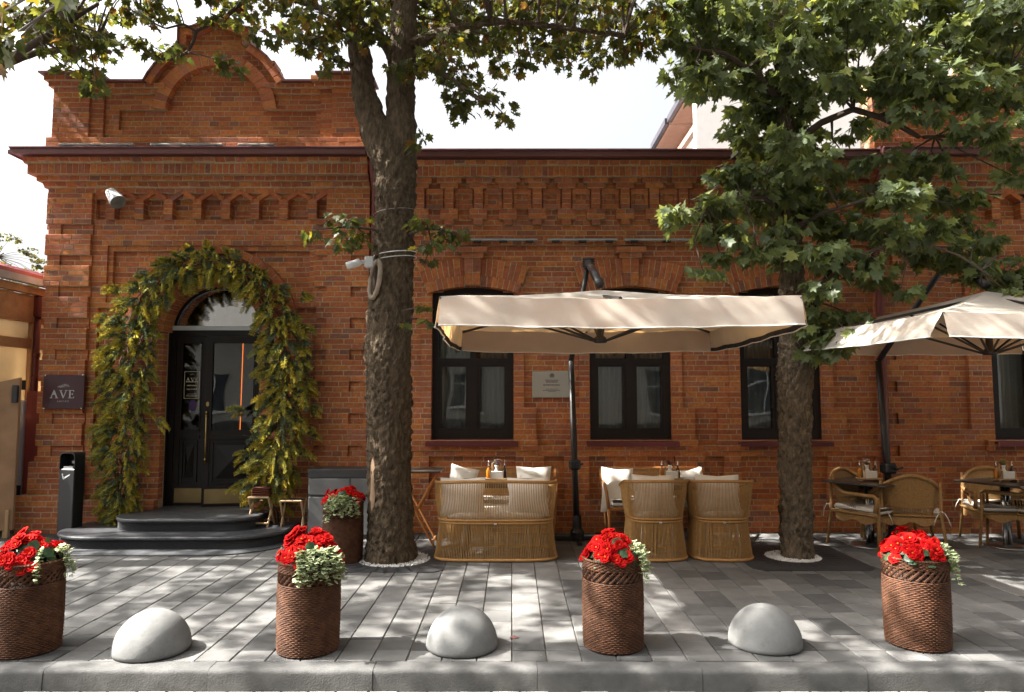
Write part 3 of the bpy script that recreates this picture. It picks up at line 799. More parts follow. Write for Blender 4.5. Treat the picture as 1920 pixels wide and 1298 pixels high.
SERIF = {
 'A': [[(0,0),(.30,0),(.30,.035),(.20,.05),(.275,.27),(.26,.31),(.47,.31),(.585,.05),(.48,.035),(.48,0),(.80,0),(.80,.035),(.72,.05),(.43,.75),(.36,.75),(.10,.05),(0,.035)]],
 'V': [[(0,.72),(.30,.72),(.30,.685),(.21,.67),(.41,.18),(.60,.67),(.50,.685),(.50,.72),(.76,.72),(.76,.685),(.68,.67),(.41,-.02),(.36,-.02),(.08,.67),(0,.685)]],
 'E': [[(0,0),(.52,0),(.55,.17),(.51,.17),(.46,.05),(.22,.05),(.22,.345),(.38,.345),(.40,.27),(.43,.27),(.43,.47),(.40,.47),(.38,.395),(.22,.395),(.22,.67),(.44,.67),(.48,.57),(.52,.57),(.50,.72),(0,.72),(0,.685),(.09,.67),(.09,.05),(0,.035)]]}
def ave(m, cx, z0, h, to, th):
    s = h/.72; x = cx-1.12*s
    for c, adv in (('A', .84), ('V', .83), ('E', .6)):
        for pl in SERIF[c]:
            a = [to(x+p*s, z0-h/2+q*s) for p, q in pl]; n = len(a)
            m.add(a, [tuple(range(n))])
        x += adv*s
def sprig(m, cx, z0, w, to):
    for i in range(9):
        t = -1+2*i/8; L = w*(.55-.2*abs(t)); b = (cx+t*w*.6, z0-w*.25+.1*w*math.sin(t*3)); an = PI/2-t*.9+.2
        for s in (-1, 1):
            an2 = an+s*.45
            q = [b, (b[0]+L*.5*math.cos(an2)-L*.10*math.sin(an2), b[1]+L*.5*math.sin(an2)+L*.10*math.cos(an2)), (b[0]+L*math.cos(an2), b[1]+L*math.sin(an2)),
                 (b[0]+L*.5*math.cos(an2)+L*.10*math.sin(an2), b[1]+L*.5*math.sin(an2)-L*.10*math.cos(an2))]
            m.add([to(*p) for p in q], [(0,3,2,1)])
door()
# ---- downpipes
for nm, px, y, lab in (('downpipe', 703, FY-.09, 'maroon downpipe half hidden behind the thick left tree trunk'), ('downpipe', 1642, FY-.12, 'maroon downpipe down the wall right of the slim tree')):
    x = XF(px, 600); m = MB(); zt = KC*C
    m.tube([(x, y-.22, zt-.02), (x, y-.2, zt-.12), (x, y, zt-.42), (x, y, .25), (x, y-.12, .12)], .05, 12)
    o = empty(nm, (x, y, 0), 0, lab, 'downpipe', 'downpipes on the brick front')
    q = m.build('pipe', MT['pipe_red'], o, True); q.location = (-x, -y, 0)
    for z in (1.0, 2.4, 3.7):
        b = MB(); b.tube([(0, 0, z), (0, 0, z+.04)], .057, 12); b.box((-.012, .05, z+.005), (.012, .13, z+.035)); b.build('bracket', MT['pipe_red'], o)
# ---- linear lamps
def led(a, b, lab, y, dz=0):
    L = (b-a).length; o = empty('linear_lamp', a, 0, lab, 'lamp', 'linear lamps along the facade ledges')
    m = MB(); m.bbox((0, -.025, 0), (L, .025, .028), .005); m.build('housing', MT['led_grey'], o)
    for f in (.12, .5, .88):
        q = MB(); q.box((L*f-.05, -.035, -.022), (L*f+.05, .02, -.001)); q.build('bracket', MT['black_metal'], o)
for i, (a, b) in enumerate(((880, 1008), (1026, 1158), (1170, 1330))):
    led(P(a, 452, FY-.10), P(b, 452, FY-.10), ['grey linear wall lamp above the left window, beside the thick tree', 'grey linear wall lamp above the wall plaque, middle of three', 'grey linear wall lamp above the middle window, nearest the slim tree'][i], FY)
for i, (a, b) in enumerate(((112, 251), (283, 418), (447, 515))):
    y = FY-.30; p, q = P(a, 274, y), P(b, 274, y)
    led(p, q, ['pale linear lamp on the eaves ledge at the left corner', 'pale linear lamp on the eaves ledge under the gable arch', 'short pale linear lamp on the eaves ledge near the tree'][i], FY)
# ---- wall spotlight
def spot():
    a, b = P(207, 360, FY-.42), P(222, 380, FY-.50); a = Vector(a); b = Vector(b)
    o = empty('wall_spotlight', a, 0, 'white cone-shaped spotlight on the frieze by the left corner', 'spotlight')
    d = (b-a).normalized(); q = d.to_track_quat('Z', 'Y').to_matrix().to_4x4()
    m = MB(); m.lathe([(0,-.02),(.045,-.012),(.06,.0),(.068,.03),(.095,.22),(.096,.235)], 24)
    h = m.build('lamp_body', MT['white_plastic'], o, True); h.matrix_local = q
    m = MB(); m.lathe([(0,.2365),(.0955,.2365)], 24); h = m.build('lens', MT['lens_grey'], o); h.matrix_local = q
    m = MB(); m.tube([(0,0,0), (-.02,.2,.05), (-.02,.30,.05)], .016, 8); m.build('bracket', MT['white_plastic'], o, True)
spot()
# ---- restaurant sign
def sign():
    c = P(120, 735, FY-.115); w, h = .27, .222
    o = empty('restaurant_sign', c, 0, 'dark plum square sign with silver AVE lettering on the left pier', 'sign')
    m = MB(); m.bbox((-w, -.012, -h), (w, .02, h), .004); m.build('panel', MT['sign_purple'], o)
    m = MB(); ave(m, -.015, -.03, .105, lambda x, z: (x, -.0145, z), .002)
    m.build('lettering', MT['sign_letter'], o)
    m = MB(); sprig(m, .005, .085, .085, lambda x, z: (x, -.0145, z)); m.add([(-.09,-.0145,.06),(-.06,-.0145,.075),(.05,-.0145,.06),(-.06,-.0145,.068)], [(0,3,2,1)])
    m.build('sprig_emblem', MT['sign_letter'], o)
    txt('БИСТРО', .028, (-.0, -.0145, -.125), 'small_lettering', MT['sign_letter'], o, 1.5)
    for sx in (-1, 1):
        for sz in (-1, 1):
            m = MB(); m.lathe([(0,-.006),(.012,-.004),(.014,.004)], 10); q = m.build('stud', MT['chrome'], o, True)
            q.location = (sx*(w-.025), -.014, sz*(h-.006)); q.rotation_euler[0] = PI/2
def txt(s, size, loc, name, m, parent, sp_=1.0):
    cu = bpy.data.curves.new(name, 'FONT'); cu.body = s; cu.size = size; cu.align_x = 'CENTER'; cu.align_y = 'CENTER'; cu.space_character = sp_; cu.extrude = .0006
    t = bpy.data.objects.new('tmp', cu); COL.objects.link(t)
    me = bpy.data.meshes.new_from_object(t.evaluated_get(bpy.context.evaluated_depsgraph_get()))
    bpy.data.objects.remove(t); o = link(name, me, m, parent); o.location = loc; o.rotation_euler[0] = PI/2
    return o
sign()
# ---- information plaque
def plaque():
    c = P(1035, 721, FY-.03); w, h = .262, .173
    o = empty('wall_plaque', c, 0, 'pale metal information plaque between the first two windows', 'plaque')
    m = MB(); m.bbox((-w, -.008, -h), (w, .008, h), .003); m.build('panel', MT['plaque'], o)
    m = MB()
    for (z, cx, hw, t) in ((.055,.0,.09,.009), (.040,.0,.075,.008), (.028,.0,.08,.007), (-.008,-.0,.115,.014), (-.062,.0,.08,.007), (-.080,.0,.12,.008), (-.094,.0,.05,.007)):
        x = cx-hw
        while x < cx+hw-.01:
            l = U(.010, .03); m.box((x, -.0095, z-t/2), (min(x+l, cx+hw), -.0082, z+t/2)); x += l+.006
    m.build('engraved_lines', MT['plaque_ink'], o)
    m = MB()
    for i in range(12):
        a = 2*PI*i/12
        if i in (9,): continue
        m.prism([(.032*math.cos(a-.2), .115+.032*math.sin(a-.2)), (.032*math.cos(a+.2), .115+.032*math.sin(a+.2)), (.018*math.cos(a+.25), .115+.018*math.sin(a+.25)), (.018*math.cos(a-.25), .115+.018*math.sin(a-.25))], -.0095, -.0082, M=AX)
    m.prism([(-.008,.10),(.008,.10),(.013,.12),(0,.14),(-.013,.12)], -.0095, -.0082, M=AX); m.build('emblem', MT['plaque_ink'], o)
    for sx in (-1, 1):
        for sz in (-1, 1):
            m = MB(); m.lathe([(0,-.004),(.008,-.003),(.009,.003)], 10); q = m.build('screw', MT['steel'], o); q.location = (sx*(w-.02), -.009, sz*(h-.02)); q.rotation_euler[0] = PI/2
plaque()
# ================================================================ GROUND
gm = MB(); gm.box((-150, -150, -.30), (150, 200, -.20)); o = gm.build('ground', MT['asphalt']); tag(o, kind='structure')
KY0, KY1 = 4.60, 4.75                    # kerb front and back
rd = MB(); rd.box((-60, -6.0, -.199), (60, KY0-.001, -.15)); o = rd.build('road', MT['asphalt']); tag(o, kind='structure')
gt = empty('gutter_setts', (0, 0, 0)); tag(gt, kind='structure')
gm = MB(); x = -9.
while x < 9:
    w = U(.17, .21)
    for j in range(2):
        k = U(.8, 1.2); gm.bbox((x+.004, KY0-.13*(j+1)+.006, -.149), (x+w-.004, KY0-.13*j-.006, -.130+U(-.003,.003)), .006, (.30*k, .29*k, .27*k))
    x += w
o = gm.build('setts', MT['paver'], gt); tag(o, kind='stuff')
op = MB(); op.box((-60, -9.5, -.199), (60, -6.001, .0)); o = op.build('opposite_pavement', MT['kerbstone']); tag(o, kind='structure')
pv = MB(); pv.box((-60, KY1, -.199), (60, FY+.5, -.012)); PV = pv.build('pavement', MT['sand']); tag(PV, kind='structure')
# paving stones in strips running towards the building
TL = [(.118,.116,.111), (.155,.152,.145), (.094,.092,.088), (.07,.069,.067), (.134,.131,.125)]
stones = []
def stone(x0, x1, y0, y1):
    k = U(.9, 1.1); c = RN.choices(TL, [4,4,3,2,3])[0]
    stones.append((x0, x1, y0, y1, tuple(q*k for q in c)))
SW = .235; i0 = -44
for i in range(i0, 45):
    x0, x1 = i*SW, (i+1)*SW
    y = KY1 + .004
    stone(x0, x1, y, y+.20); y += .20 + [.0,.16,.08,.22][i % 4]
    if y > KY1+.21: stone(x0, x1, KY1+.204, y)
    while y < FY+.1:
        l = RN.choice([.235, .31, .31, .47, .39]); stone(x0, x1, y, min(y+l, FY+.14)); y += l
MATP = (XF(60, 1040), XF(535, 1040))
def starea(s):
    c = ((s[0]+s[1])/2, (s[2]+s[3])/2, 0); q = proj(c)
    if not (-20 < q[0] < 1940) or q[1] > 1245: return 0
    for (a, b, c0, d0) in ((-10,103,1060,1240), (520,640,1060,1237), (1090,1210,1060,1230), (1650,1790,1055,1226), (205,357,1150,1245), (796,934,1146,1236), (1363,1509,1138,1232)):
        if a < q[0] < b and c0 < q[1] < d0: return 0
    return (s[1]-s[0])*(s[3]-s[2])/(c[1]**3)
order = sorted(range(len(stones)), key=lambda i: -starea(stones[i])); top = set(order[:300]); rs = MB()
for i, (x0, x1, y0, y1, t) in enumerate(stones):
    z = U(-.0022, .0022); g = .0038
    if i in top:
        m = MB(); cx, cy = (x0+x1)/2, (y0+y1)/2
        m.bbox((x0-cx+g, y0-cy+g, -.04), (x1-cx-g, y1-cy-g, 0), .004, t)
        o = m.build('paving_stone', MT['paver'], PV); o.location = (cx, cy, z)
    else: rs.bbox((x0+g, y0+g, -.04), (x1-g, y1-g, z), .004, t)
o = rs.build('paving', MT['paver'], PV); tag(o, kind='stuff')
# kerb of single stones
kb = MB(); kb.box((-60, KY0+.03, -.198), (60, KY1-.004, -.06)); KB = kb.build('kerb', MT['sand']); tag(KB, kind='structure')
prof = [(KY1-.001, -.19), (KY1-.001, -.003), (KY1-.006, .0), (KY0+.055, .0)] + [(KY0+.03-.03*math.sin(a*PI/10), -.03+.03*math.cos(a*PI/10)) for a in range(6)] + [(KY0-.004, -.07), (KY0-.006, -.19)]
KL = 1.06; ksm = MB(); n = len(prof)
x0, x1 = -KL/2+.0014, KL/2-.0014
v = []
NS = 40
for s in range(NS+1):
    x = x0+(x1-x0)*s/NS
    for (a, b) in prof:
        w = .004*noise.noise(Vector((x*7, a*20, b*20)))+.002*noise.noise(Vector((x*33, a*60, b*60)))
        v.append((x, a+w, b+(w if b > -.1 else 0)))
ksm.add(v, [(s*n+i, s*n+i+1, (s+1)*n+i+1, (s+1)*n+i) for s in range(NS) for i in range(n-1)])
ksm.add(v[:n], [tuple(range(n))]); ksm.add(v[-n:], [tuple(range(n-1, -1, -1))]); ksm = ksm.mesh('kerb_stone', True); first = True
for i in range(-6, 7):
    x = (122-960)/FPX*4.68 + KL*(.5+i+2)
    o = link('kerb_stone', ksm, MT['kerbstone'] if first else None, KB); o.location = (x, U(-.003,.003), U(-.002,.002)); first = False
# tree pits
def pit(c, r_tree, lab1, lab2, w):
    o = empty('tree_grate', (c.x, c.y, 0), 0, lab1, 'tree grate', 'black grates round the tree feet')
    m = MB(); N = 40; hw = w/2
    # square plate with a round opening
    v, fs = [], []
    R0 = r_tree+.13
    for j in range(N):
        a = 2*PI*(j+.5)/N; k = hw/max(abs(math.cos(a)), abs(math.sin(a)))
        v += [(R0*math.cos(a), R0*math.sin(a), .008), (k*math.cos(a), k*math.sin(a), .008), (R0*math.cos(a), R0*math.sin(a), -.02), (k*math.cos(a), k*math.sin(a), -.02)]
    for j in range(N):
        a, b = j*4, ((j+1) % N)*4; fs += [(a, a+1, b+1, b), (a+2, b+2, b, a), (a+1, a+3, b+3, b+1)]
    m.add(v, fs); m.build('plate', MT['grate'], o)
    m = MB()
    for j in range(28):
        a = 2*PI*j/28; q = Matrix.Rotation(a, 4, 'Z')
        m.box((R0+.05, -.012, .0085), (R0+.05+(.18 if j % 2 else .12), .012, .0105), M=q)
    m.build('slots', MT['black_metal'], o); tag(o.children[-1], kind='stuff')
    m = MB()
    for j in range(1500):
        a, r = U(0, 2*PI), math.sqrt(U((r_tree*.7)**2, (R0-.01)**2)); s = U(.006, .014); z = U(.0, .012)
        k = U(.75, 1.1); q = Matrix.Translation((r*math.cos(a), r*math.sin(a), z)) @ Matrix.Rotation(U(0,6), 4, 'Z') @ Matrix.Rotation(U(0,6), 4, 'X')
        m.add([q @ Vector(p) for p in ((s,0,0),(-s,0,0),(0,s*.8,0),(0,-s*.8,0),(0,0,s*.7),(0,0,-s*.7))], [(0,2,4),(2,1,4),(1,3,4),(3,0,4),(2,0,5),(1,2,5),(3,1,5),(0,3,5)])
    g = m.build('gravel', MT['gravel']); g.location = (c.x, c.y, 0); tag(g, lab2, 'gravel', kind='stuff')
T1 = G(733, 1058); T1 = Vector((T1.x, T1.y+.22, 0)); T2 = G(1496, 1050); T2 = Vector((T2.x, T2.y+.14, 0))
pit(T1, .26, 'black grate round the foot of the thick tree', 'white gravel ring round the thick tree', 1.15)
pit(T2, .17, 'black grate round the foot of the slim tree', 'white gravel ring round the slim tree', 1.25)
# ================================================================ STEPS AT THE DOOR
def rrect(x0, x1, y0, y1, r, n=10):           # front corners rounded, back straight
    p = [(x1, y1), (x0, y1)]
    for (cx, a0) in ((x0+r, PI), (x1-r, 1.5*PI)):
        for i in range(n+1):
            a = a0+PI/2*i/n; p.append((cx+r*math.cos(a), y0+r*.85+r*.85*math.sin(a)))
    return p
ST = empty('entrance_steps', (-4.0, 8.6, 0), 0, 'black two-tier rounded stone steps below the arched door', 'steps')
def step(x0, x1, y0, z0, z1, r, name):
    m = MB(); yb = FY+.19 if name == 'upper_step' else FY-.14
    inn = rrect(x0+.03, x1-.03, y0+.03, yb, r-.03)
    m.prism(inn, z0, z1-.035)
    out = rrect(x0, x1, y0, yb, r); n = len(out)
    def off(d): return rrect(x0+d, x1-d, y0+d, yb, r-d)
    lay_ = [(.012, z1-.042), (0, z1-.032), (0, z1-.014), (.006, z1-.004), (.016, z1)]
    v = []
    for d, z in lay_: v += [(x, y, z) for x, y in off(d)]
    fs = [(i*n+j, i*n+(j+1) % n, (i+1)*n+(j+1) % n, (i+1)*n+j) for i in range(len(lay_)-1) for j in range(n)]
    fs += [tuple(range(n-1, -1, -1)), tuple(range((len(lay_)-1)*n, len(lay_)*n))]
    m.add(v, fs)
    o = m.build(name, MT['step_stone'], ST); o.location = (4.0, -8.6, 0)
    # lattice on the riser
    l = MB(); q = inn[2:]; S = [0]
    for a, b in zip(q, q[1:]): S.append(S[-1]+math.hypot(b[0]-a[0], b[1]-a[1]))
    def at(s):
        s = max(0, min(S[-1], s))
        for i in range(len(q)-1):
            if s <= S[i+1]+1e-9:
                t = (s-S[i])/max(1e-9, S[i+1]-S[i]); a, b = q[i], q[i+1]
                tx, ty = b[0]-a[0], b[1]-a[1]; L = math.hypot(tx, ty) or 1
                return (a[0]+tx*t+ty/L*.006, a[1]+ty*t-tx/L*.006)
    h = z1-.05-z0-.01; s = 0
    while s < S[-1]-h:
        for d in (0, 1):
            a, b = at(s+(h if d else 0)), at(s+(0 if d else h))
            l.tube([(a[0], a[1], z0+.01), (b[0], b[1], z0+.01+h)], .0035, 4, cap=False)
        s += .028
    g = l.build('riser_lattice', MT['black_metal'], ST); g.location = (4.0, -8.6, 0); tag(g, kind='stuff')
lo = G(330, 1033)
step(-5.46, -2.72, lo.y, .012, .155, .62, 'lower_step')
step(-4.86, -3.10, G(330, 998, .155).y, .155, .305, .42, 'upper_step')
mm = MB(); mm.prism(rrect(-6.0, -2.6, lo.y-.28, FY-.15, .9), .003, .012); o = mm.build('entrance_mat', MT['mat_rubber']); tag(o, 'flat dark rubber mat spread under the entrance steps', 'mat')
# ---- ashtray post
def ash():
    c = G(157, 1003); o = empty('ashtray_bin', (c.x, 8.70, 0), math.radians(-14), 'tall black ashtray bin beside the left pier of the door', 'ashtray')
    h = P(150, 848, 8.7).z; m = MB(); w, d = .115, .08
    m.bbox((-w, -d, .0), (w, d, h-.20), .008)
    m.bbox((-w, d-.02, h-.2), (w, d, h), .006); m.box((-w, -d, h-.2), (-w+.008, d-.02, h-.04)); m.box((w-.008, -d, h-.2), (w, d-.02, h-.04))
    n = 8
    for s in range(n):
        a0, a1 = PI/2*s/n, PI/2*(s+1)/n; R_ = .05
        for sx in (-1, 1):
            q = [(sx*(w-R_+R_*math.cos(t)), h-R_+R_*math.sin(t)) for t in (a0, a1)]
            m.prism([q[0], q[1], (q[1][0]*.93, q[1][1]-.012), (q[0][0]*.93, q[0][1]-.012)], -d, d-.021, M=AX)
    m.box((-w+.05, -d, h-.01), (w-.05, d-.021, h)); m.build('casing', MT['black_metal'], o)
    m = MB(); m.box((-.07, -.06, h-.199), (.07, .05, h-.17)); m.box((-.03, .02, h-.14), (.05, .058, h-.11)); m.build('tray', MT['ash_steel'], o)
    m = MB(); f = lambda pts: m.prism(pts, -d-.002, -d-.0005, M=AX)
    f([(-.055,h-.31),(-.045,h-.33),(.05,h-.275),(.055,h-.26)]); f([(-.06,h-.31),(-.05,h-.32),(-.04,h-.29),(-.055,h-.28)]); f([(-.07,h-.26),(-.062,h-.29),(-.05,h-.27),(-.055,h-.255)])
    m.build('cigarette_symbol', MT['white_plastic'], o)
ash()
# ---- folding luggage stools and blankets
def stool(c, h, w, d, lab):
    o = empty('folding_stool', c, 0, lab, 'stool', 'folding wooden stools by the steps')
    for s in (-1, 1):
        for t in (-1, 1):
            m = MB(); m.tube([(s*w, -t*d, 0), (s*w*.98, t*d*.8, h)], .013, 6); m.build('leg', MT['wood_light'], o)
    for y, z in ((-d*.8, h), (d*.8, h), (-d*.96, .05), (d*.96, .05)):
        m = MB(); m.tube([(-w, y, z), (w, y, z)], .012, 6); m.build('rail', MT['wood_light'], o)
    m = MB(); m.box((-w*.9, -d*.8, h+.0), (w*.9, d*.8, h+.008)); m.build('strap_seat', MT['trim_black'], o)
    return o
s1 = G(489, 986, .155); stool(s1, .36, .125, .13, 'small folding wooden stool on the step holding brown blankets')
s2 = G(557, 1004); stool(Vector((s2.x, 8.78, 0)), .47, .13, .13, 'small folding wooden stool between steps and grey cabinet')
for i in range(4):
    m = MB(); m.bbox((-.105+U(-.008,.008), -.085, 0), (.105+U(-.008,.008), .085, .026), .011); o = m.build('folded_blanket', MT['blanket'], None, True)
    o.location = (s1.x, s1.y, .155+.36+.010+i*.0268); o.rotation_euler[2] = U(-.05,.05)
    tag(o, ['brown folded blanket at the bottom of the pile on the stool', 'brown folded blanket second from the bottom on the stool', 'brown folded blanket third from the bottom on the stool', 'brown folded blanket on top of the pile on the stool'][i], 'blanket', 'blankets piled on the stool')
# ---- grey cabinet
def cabinet():
    a, b = G(577, 1003), G(708, 1003); y = 8.72; x0, x1 = P(577, 950, y).x, P(716, 950, y).x; h = P(600, 880, y).z
    o = empty('serving_cabinet', (x0, y, 0), 0, 'grey stone-fronted outdoor cabinet against the wall beside the tree', 'cabinet')
    w = x1-x0; m = MB(); m.box((0, .0, .05), (w, .38, h-.1)); m.box((.02, .03, 0), (w-.02, .35, .05)); m.build('carcass', MT['cabinet_top'], o)
    m = MB(); m.box((-.005, -.02, h-.03), (w+.005, .39, h)); m.box((-.004, .30, h-.1), (w+.004, .385, h-.031)); m.box((.0,-.015,h-.1), (w,.29,h-.03)); m.build('top', MT['cabinet_top'], o)
    zs = h-.31
    for q in (((.012, zs), (.5*w+.06, h-.115)), ((.5*w+.072, zs), (w-.012, h-.115)), ((.012, .06), (w-.012, zs-.03))):
        m = MB(); m.bbox((q[0][0], -.018, q[0][1]), (q[1][0], -.0005, q[1][1]), .003); m.build('front_panel', MT['cabinet'], o)
cabinet()
# ================================================================ GARLAND
def garland():
    o = empty('flower_garland', (DX, FY-.15, 0), 0, 'arched garland of yellow green conifer sprays framing the doorway', 'garland')
    y0 = FY-.16
    m = MB(); vn = MB(); cl = MB()
    path = []
    def add(px, py): q = P(px, py, y0); path.append(Vector((q.x, y0, q.z)))
    L = [(232,985),(230,930),(236,870),(241,800),(246,740),(250,680),(256,620),(272,566),(310,522),(362,497),(410,492),(454,505),(490,540),(520,585),(536,640),(541,700),(539,760),(530,820),(518,880),(510,940)]
    for q in L: add(*q)
    wid = [.11,.15,.25,.31,.34,.35,.33,.27,.21,.19,.19,.20,.24,.29,.31,.33,.32,.30,.26,.17]
    YG = [(.43,.36,.06), (.38,.34,.07), (.31,.31,.085), (.46,.36,.055)]; GG = [(.13,.165,.10), (.11,.145,.09), (.16,.19,.12), (.20,.21,.08)]
    def spray(o_, d, l, tc, tip):
        d = d.normalized(); side = d.cross(Vector((U(-.3,.3), -1, U(-.2,.2)))).normalized(); nor = side.cross(d).normalized()
        n = 12
        droop = Vector((0, 0, -1))
        for i in range(n):
            t = (i+.6)/n; c = o_ + d*l*t + droop*l*.35*t*t
            for s in (-1, 1):
                for j in range(2):
                    k = l*.36*(1-t*.5)*(1 if j == 0 else .75)
                    dd = (d*(.75 if j == 0 else 1.2) + side*s*(1 if j == 0 else .45) + nor*U(-.5,.6) + droop*.3).normalized()
                    e = c + dd*k; w = side.cross(dd).normalized()*k*.15 + nor*k*.05; h_ = dd.cross(w).normalized()*k*.13
                    mid = c + dd*k*.55
                    col = tip if (t > .45 or (j == 0 and U(0,1) < .55)) else tc
                    kk_ = U(.75, 1.2); col = tuple(q*kk_ for q in col)
                    m.add([c, mid+w, e, mid-w, mid+h_, mid-h_], [(0,4,1),(1,4,2),(2,4,3),(3,4,0),(0,1,5),(1,2,5),(2,3,5),(3,0,5)], col)
    N = 1050
    seg = [(path[i+1]-path[i]).length for i in range(len(path)-1)]; tot = sum(seg)
    for _ in range(N):
        s = U(0, tot); i = 0
        while i < len(seg)-1 and s > seg[i]: s -= seg[i]; i += 1
        t = min(1, s/seg[i]); c = path[i].lerp(path[i+1], t); w = wid[i]*(1-t)+wid[i+1]*t
        tg = (path[i+1]-path[i]).normalized(); nrm = Vector((tg.z, 0, -tg.x))
        r = U(-1, 1)
        b = c + nrm*r*w*.72 + Vector((0, -U(.0,.24)*math.sqrt(max(0, 1-r*r*.8)), 0))
        d = nrm*r*1.1 + Vector((U(-.5,.5), -U(.25,1.0), U(-.9,.25)))
        tip = RN.choice(YG); k = U(.9,1.1)
        if U(0,1) < .18: tip = RN.choice(GG)
        spray(b, d, U(.14,.25), RN.choice(GG), tip)
    for (px, py, dx, dz) in ((208,600,-1,.2),(200,655,-1,0),(200,730,-1,.1),(190,805,-1,.25),(205,830,-1,0),(228,548,-.9,.5),(560,560,.8,.4),(572,620,.9,.1),(575,720,1,.1),(580,770,1,.15),(575,810,1,.2),(560,850,1,-.1),(470,850,-.6,0),(465,910,-.8,0),(470,880,-.9,.1),(455,770,-.7,0),(300,560,.6,-.6),(300,790,.6,-.3),(218,960,-.7,-.4),(250,940,.5,-.6)):
        q = P(px, py, y0-.08)
        for _ in range(4): spray(q+Vector((U(-.05,.05),U(-.05,.05),U(-.05,.05))), Vector((dx+U(-.4,.4), -.4, dz+U(-.4,.4))), U(.14,.22), RN.choice(GG), RN.choice(YG))
    # vines behind
    for s in range(9):
        pts = []; a = U(-1,1)
        for i in range(len(path)):
            tg = (path[min(i+1, len(path)-1)]-path[max(i-1, 0)]).normalized(); nrm = Vector((tg.z, 0, -tg.x))
            pts.append(path[i]+nrm*wid[i]*.55*math.sin(i*.9+s*1.3)+Vector((0, .05+.05*math.cos(i*1.1+s), 0)))
        vn.tube(pts, .008, 5)
    for sgn, px in ((0, 232), (1, 210), (0, 222), (1, 505)):
        b = G(px, 1003 if px < 400 else 985, .0 if px < 400 else .15); pts = []
        for i in range(9): pts.append(Vector((b.x+.05*math.sin(i*1.3+sgn), FY-.20+.03*math.cos(i*1.7), b.z+i*.12)))
        vn.tube(pts, [.022-.0012*i for i in range(9)], 6)
    for _ in range(90):
        i = RN.randrange(2, len(path)-2); c = path[i]+Vector((U(-.3,.3), U(-.2,.05), U(-.1,.25)))
        dr = Vector((U(-1,1), U(-.4,.1), U(-.1,1))).normalized(); pts = [c]; ph = U(0,6)
        for j in range(9):
            dr = (dr + Vector((.55*math.sin(j*1.7+ph), .2*math.cos(j+ph), .5*math.cos(j*1.9+ph)))).normalized(); pts.append(pts[-1]+dr*.032)
        cl.tube(pts, .0022, 4, cap=False)
    for mb, nm, mt, k in ((m, 'foliage', 'spray', 'stuff'), (vn, 'vine_stems', 'vine', 'stuff'), (cl, 'curly_twigs', 'vine', 'stuff')):
        q = mb.build(nm, MT[mt], o); q.location = (-DX, -(FY-.15), 0); tag(q, kind=k)
garland()
# ================================================================ BOLLARDS
def domes():
    m = MB(); prof = []; R_ = .252; n = 20
    for i in range(n+1):
        a = PI/2*i/n; prof.append((R_*math.cos(a), .012+.262*math.sin(a)))
    prof = [(.236, 0)] + prof
    v = []; N = 48
    for (r, z) in prof:
        for j in range(N):
            a = 2*PI*j/N; w = 1+.008*noise.noise(Vector((3*math.cos(a), 3*math.sin(a), z*9)))
            if z < .03: w += .012*noise.noise(Vector((14*math.cos(a), 14*math.sin(a), 3)))
            v.append((r*w*math.cos(a), r*w*math.sin(a), z))
    m.add(v, [(i*N+j, i*N+(j+1) % N, (i+1)*N+(j+1) % N, (i+1)*N+j) for i in range(n+1) for j in range(N)])
    me = m.mesh('bollard', True); me.materials.append(MT['concrete'])
    for i, (px, py, lab) in enumerate(((281, 1244, 'grey concrete half-sphere bollard left of the steps, furthest left'), (866, 1236, 'grey concrete half-sphere bollard in front of the wicker sofa, middle of three'), (1437, 1231, 'grey concrete half-sphere bollard in front of the slim tree, rightmost'))):
        o = bpy.data.objects.new('bollard', me); COL.objects.link(o); g = G(px, py); o.location = (g.x*1.045, g.y+.235, .002); o.rotation_euler[2] = i*2.1
        tag(o, lab, 'bollard', 'half-sphere bollards along the kerb')
domes()
# ================================================================ PLANTERS
def basket():
    o = MB(); R_, H, st = .205, .61, 32; n = st*2
    def ring(z, ph, r, rad, amp):
        pts = []
        for i in range(n):
            a = 2*PI*i/n; rr = r+amp*(1 if (i+ph) % 2 else -1)
            pts.append((rr*math.cos(a), rr*math.sin(a), z+U(-.0012,.0012)))
        o.tube(pts, rad, 4, closed=True)
    def rad_at(z): return R_ + .006*math.sin(z/H*PI) 
    z, j = .012, 0
    while z < .475: ring(z, j, rad_at(z), .0066, .0026); z += .0122; j += 1
    zb0, zb1 = z+.0, .552
    for i in range(28):
        for s in (-1, 1):
            for q in (0, .028, .056):
                a = 2*PI*i/28+q; b = a+s*2*PI/28*1.7
                pts = [((R_+.003*s+.002)*math.cos(a+(b-a)*t/4), (R_+.003*s+.002)*math.sin(a+(b-a)*t/4), zb0+(zb1-zb0)*t/4) for t in range(5)]
                o.tube(pts, .0042, 4, cap=False)
    z = zb1
    while z < H: ring(z, j, R_+.002, .0066, .0036); z += .0105; j += 1
    for q in (0, 1): ring(H, q, R_+.004, .008, .004)
    for i in range(st):
        a = 2*PI*(i+.25)/st; o.tube([(R_*math.cos(a), R_*math.sin(a), .0), (R_*math.cos(a), R_*math.sin(a), H)], .0035, 4, cap=False)
    liner = MB(); liner.lathe([(R_-.014, .003), (R_-.014, H-.03)], 32)
    soil = MB(); soil.lathe([(R_-.015, H-.05), (0, H-.045)], 24)
    return o.mesh('basket', False), liner.mesh('liner', True), soil.mesh('soil', True)
BK = basket()
for me, mt in zip(BK, ('wicker', 'trim_black', 'soil')): me.materials.append(MT[mt])
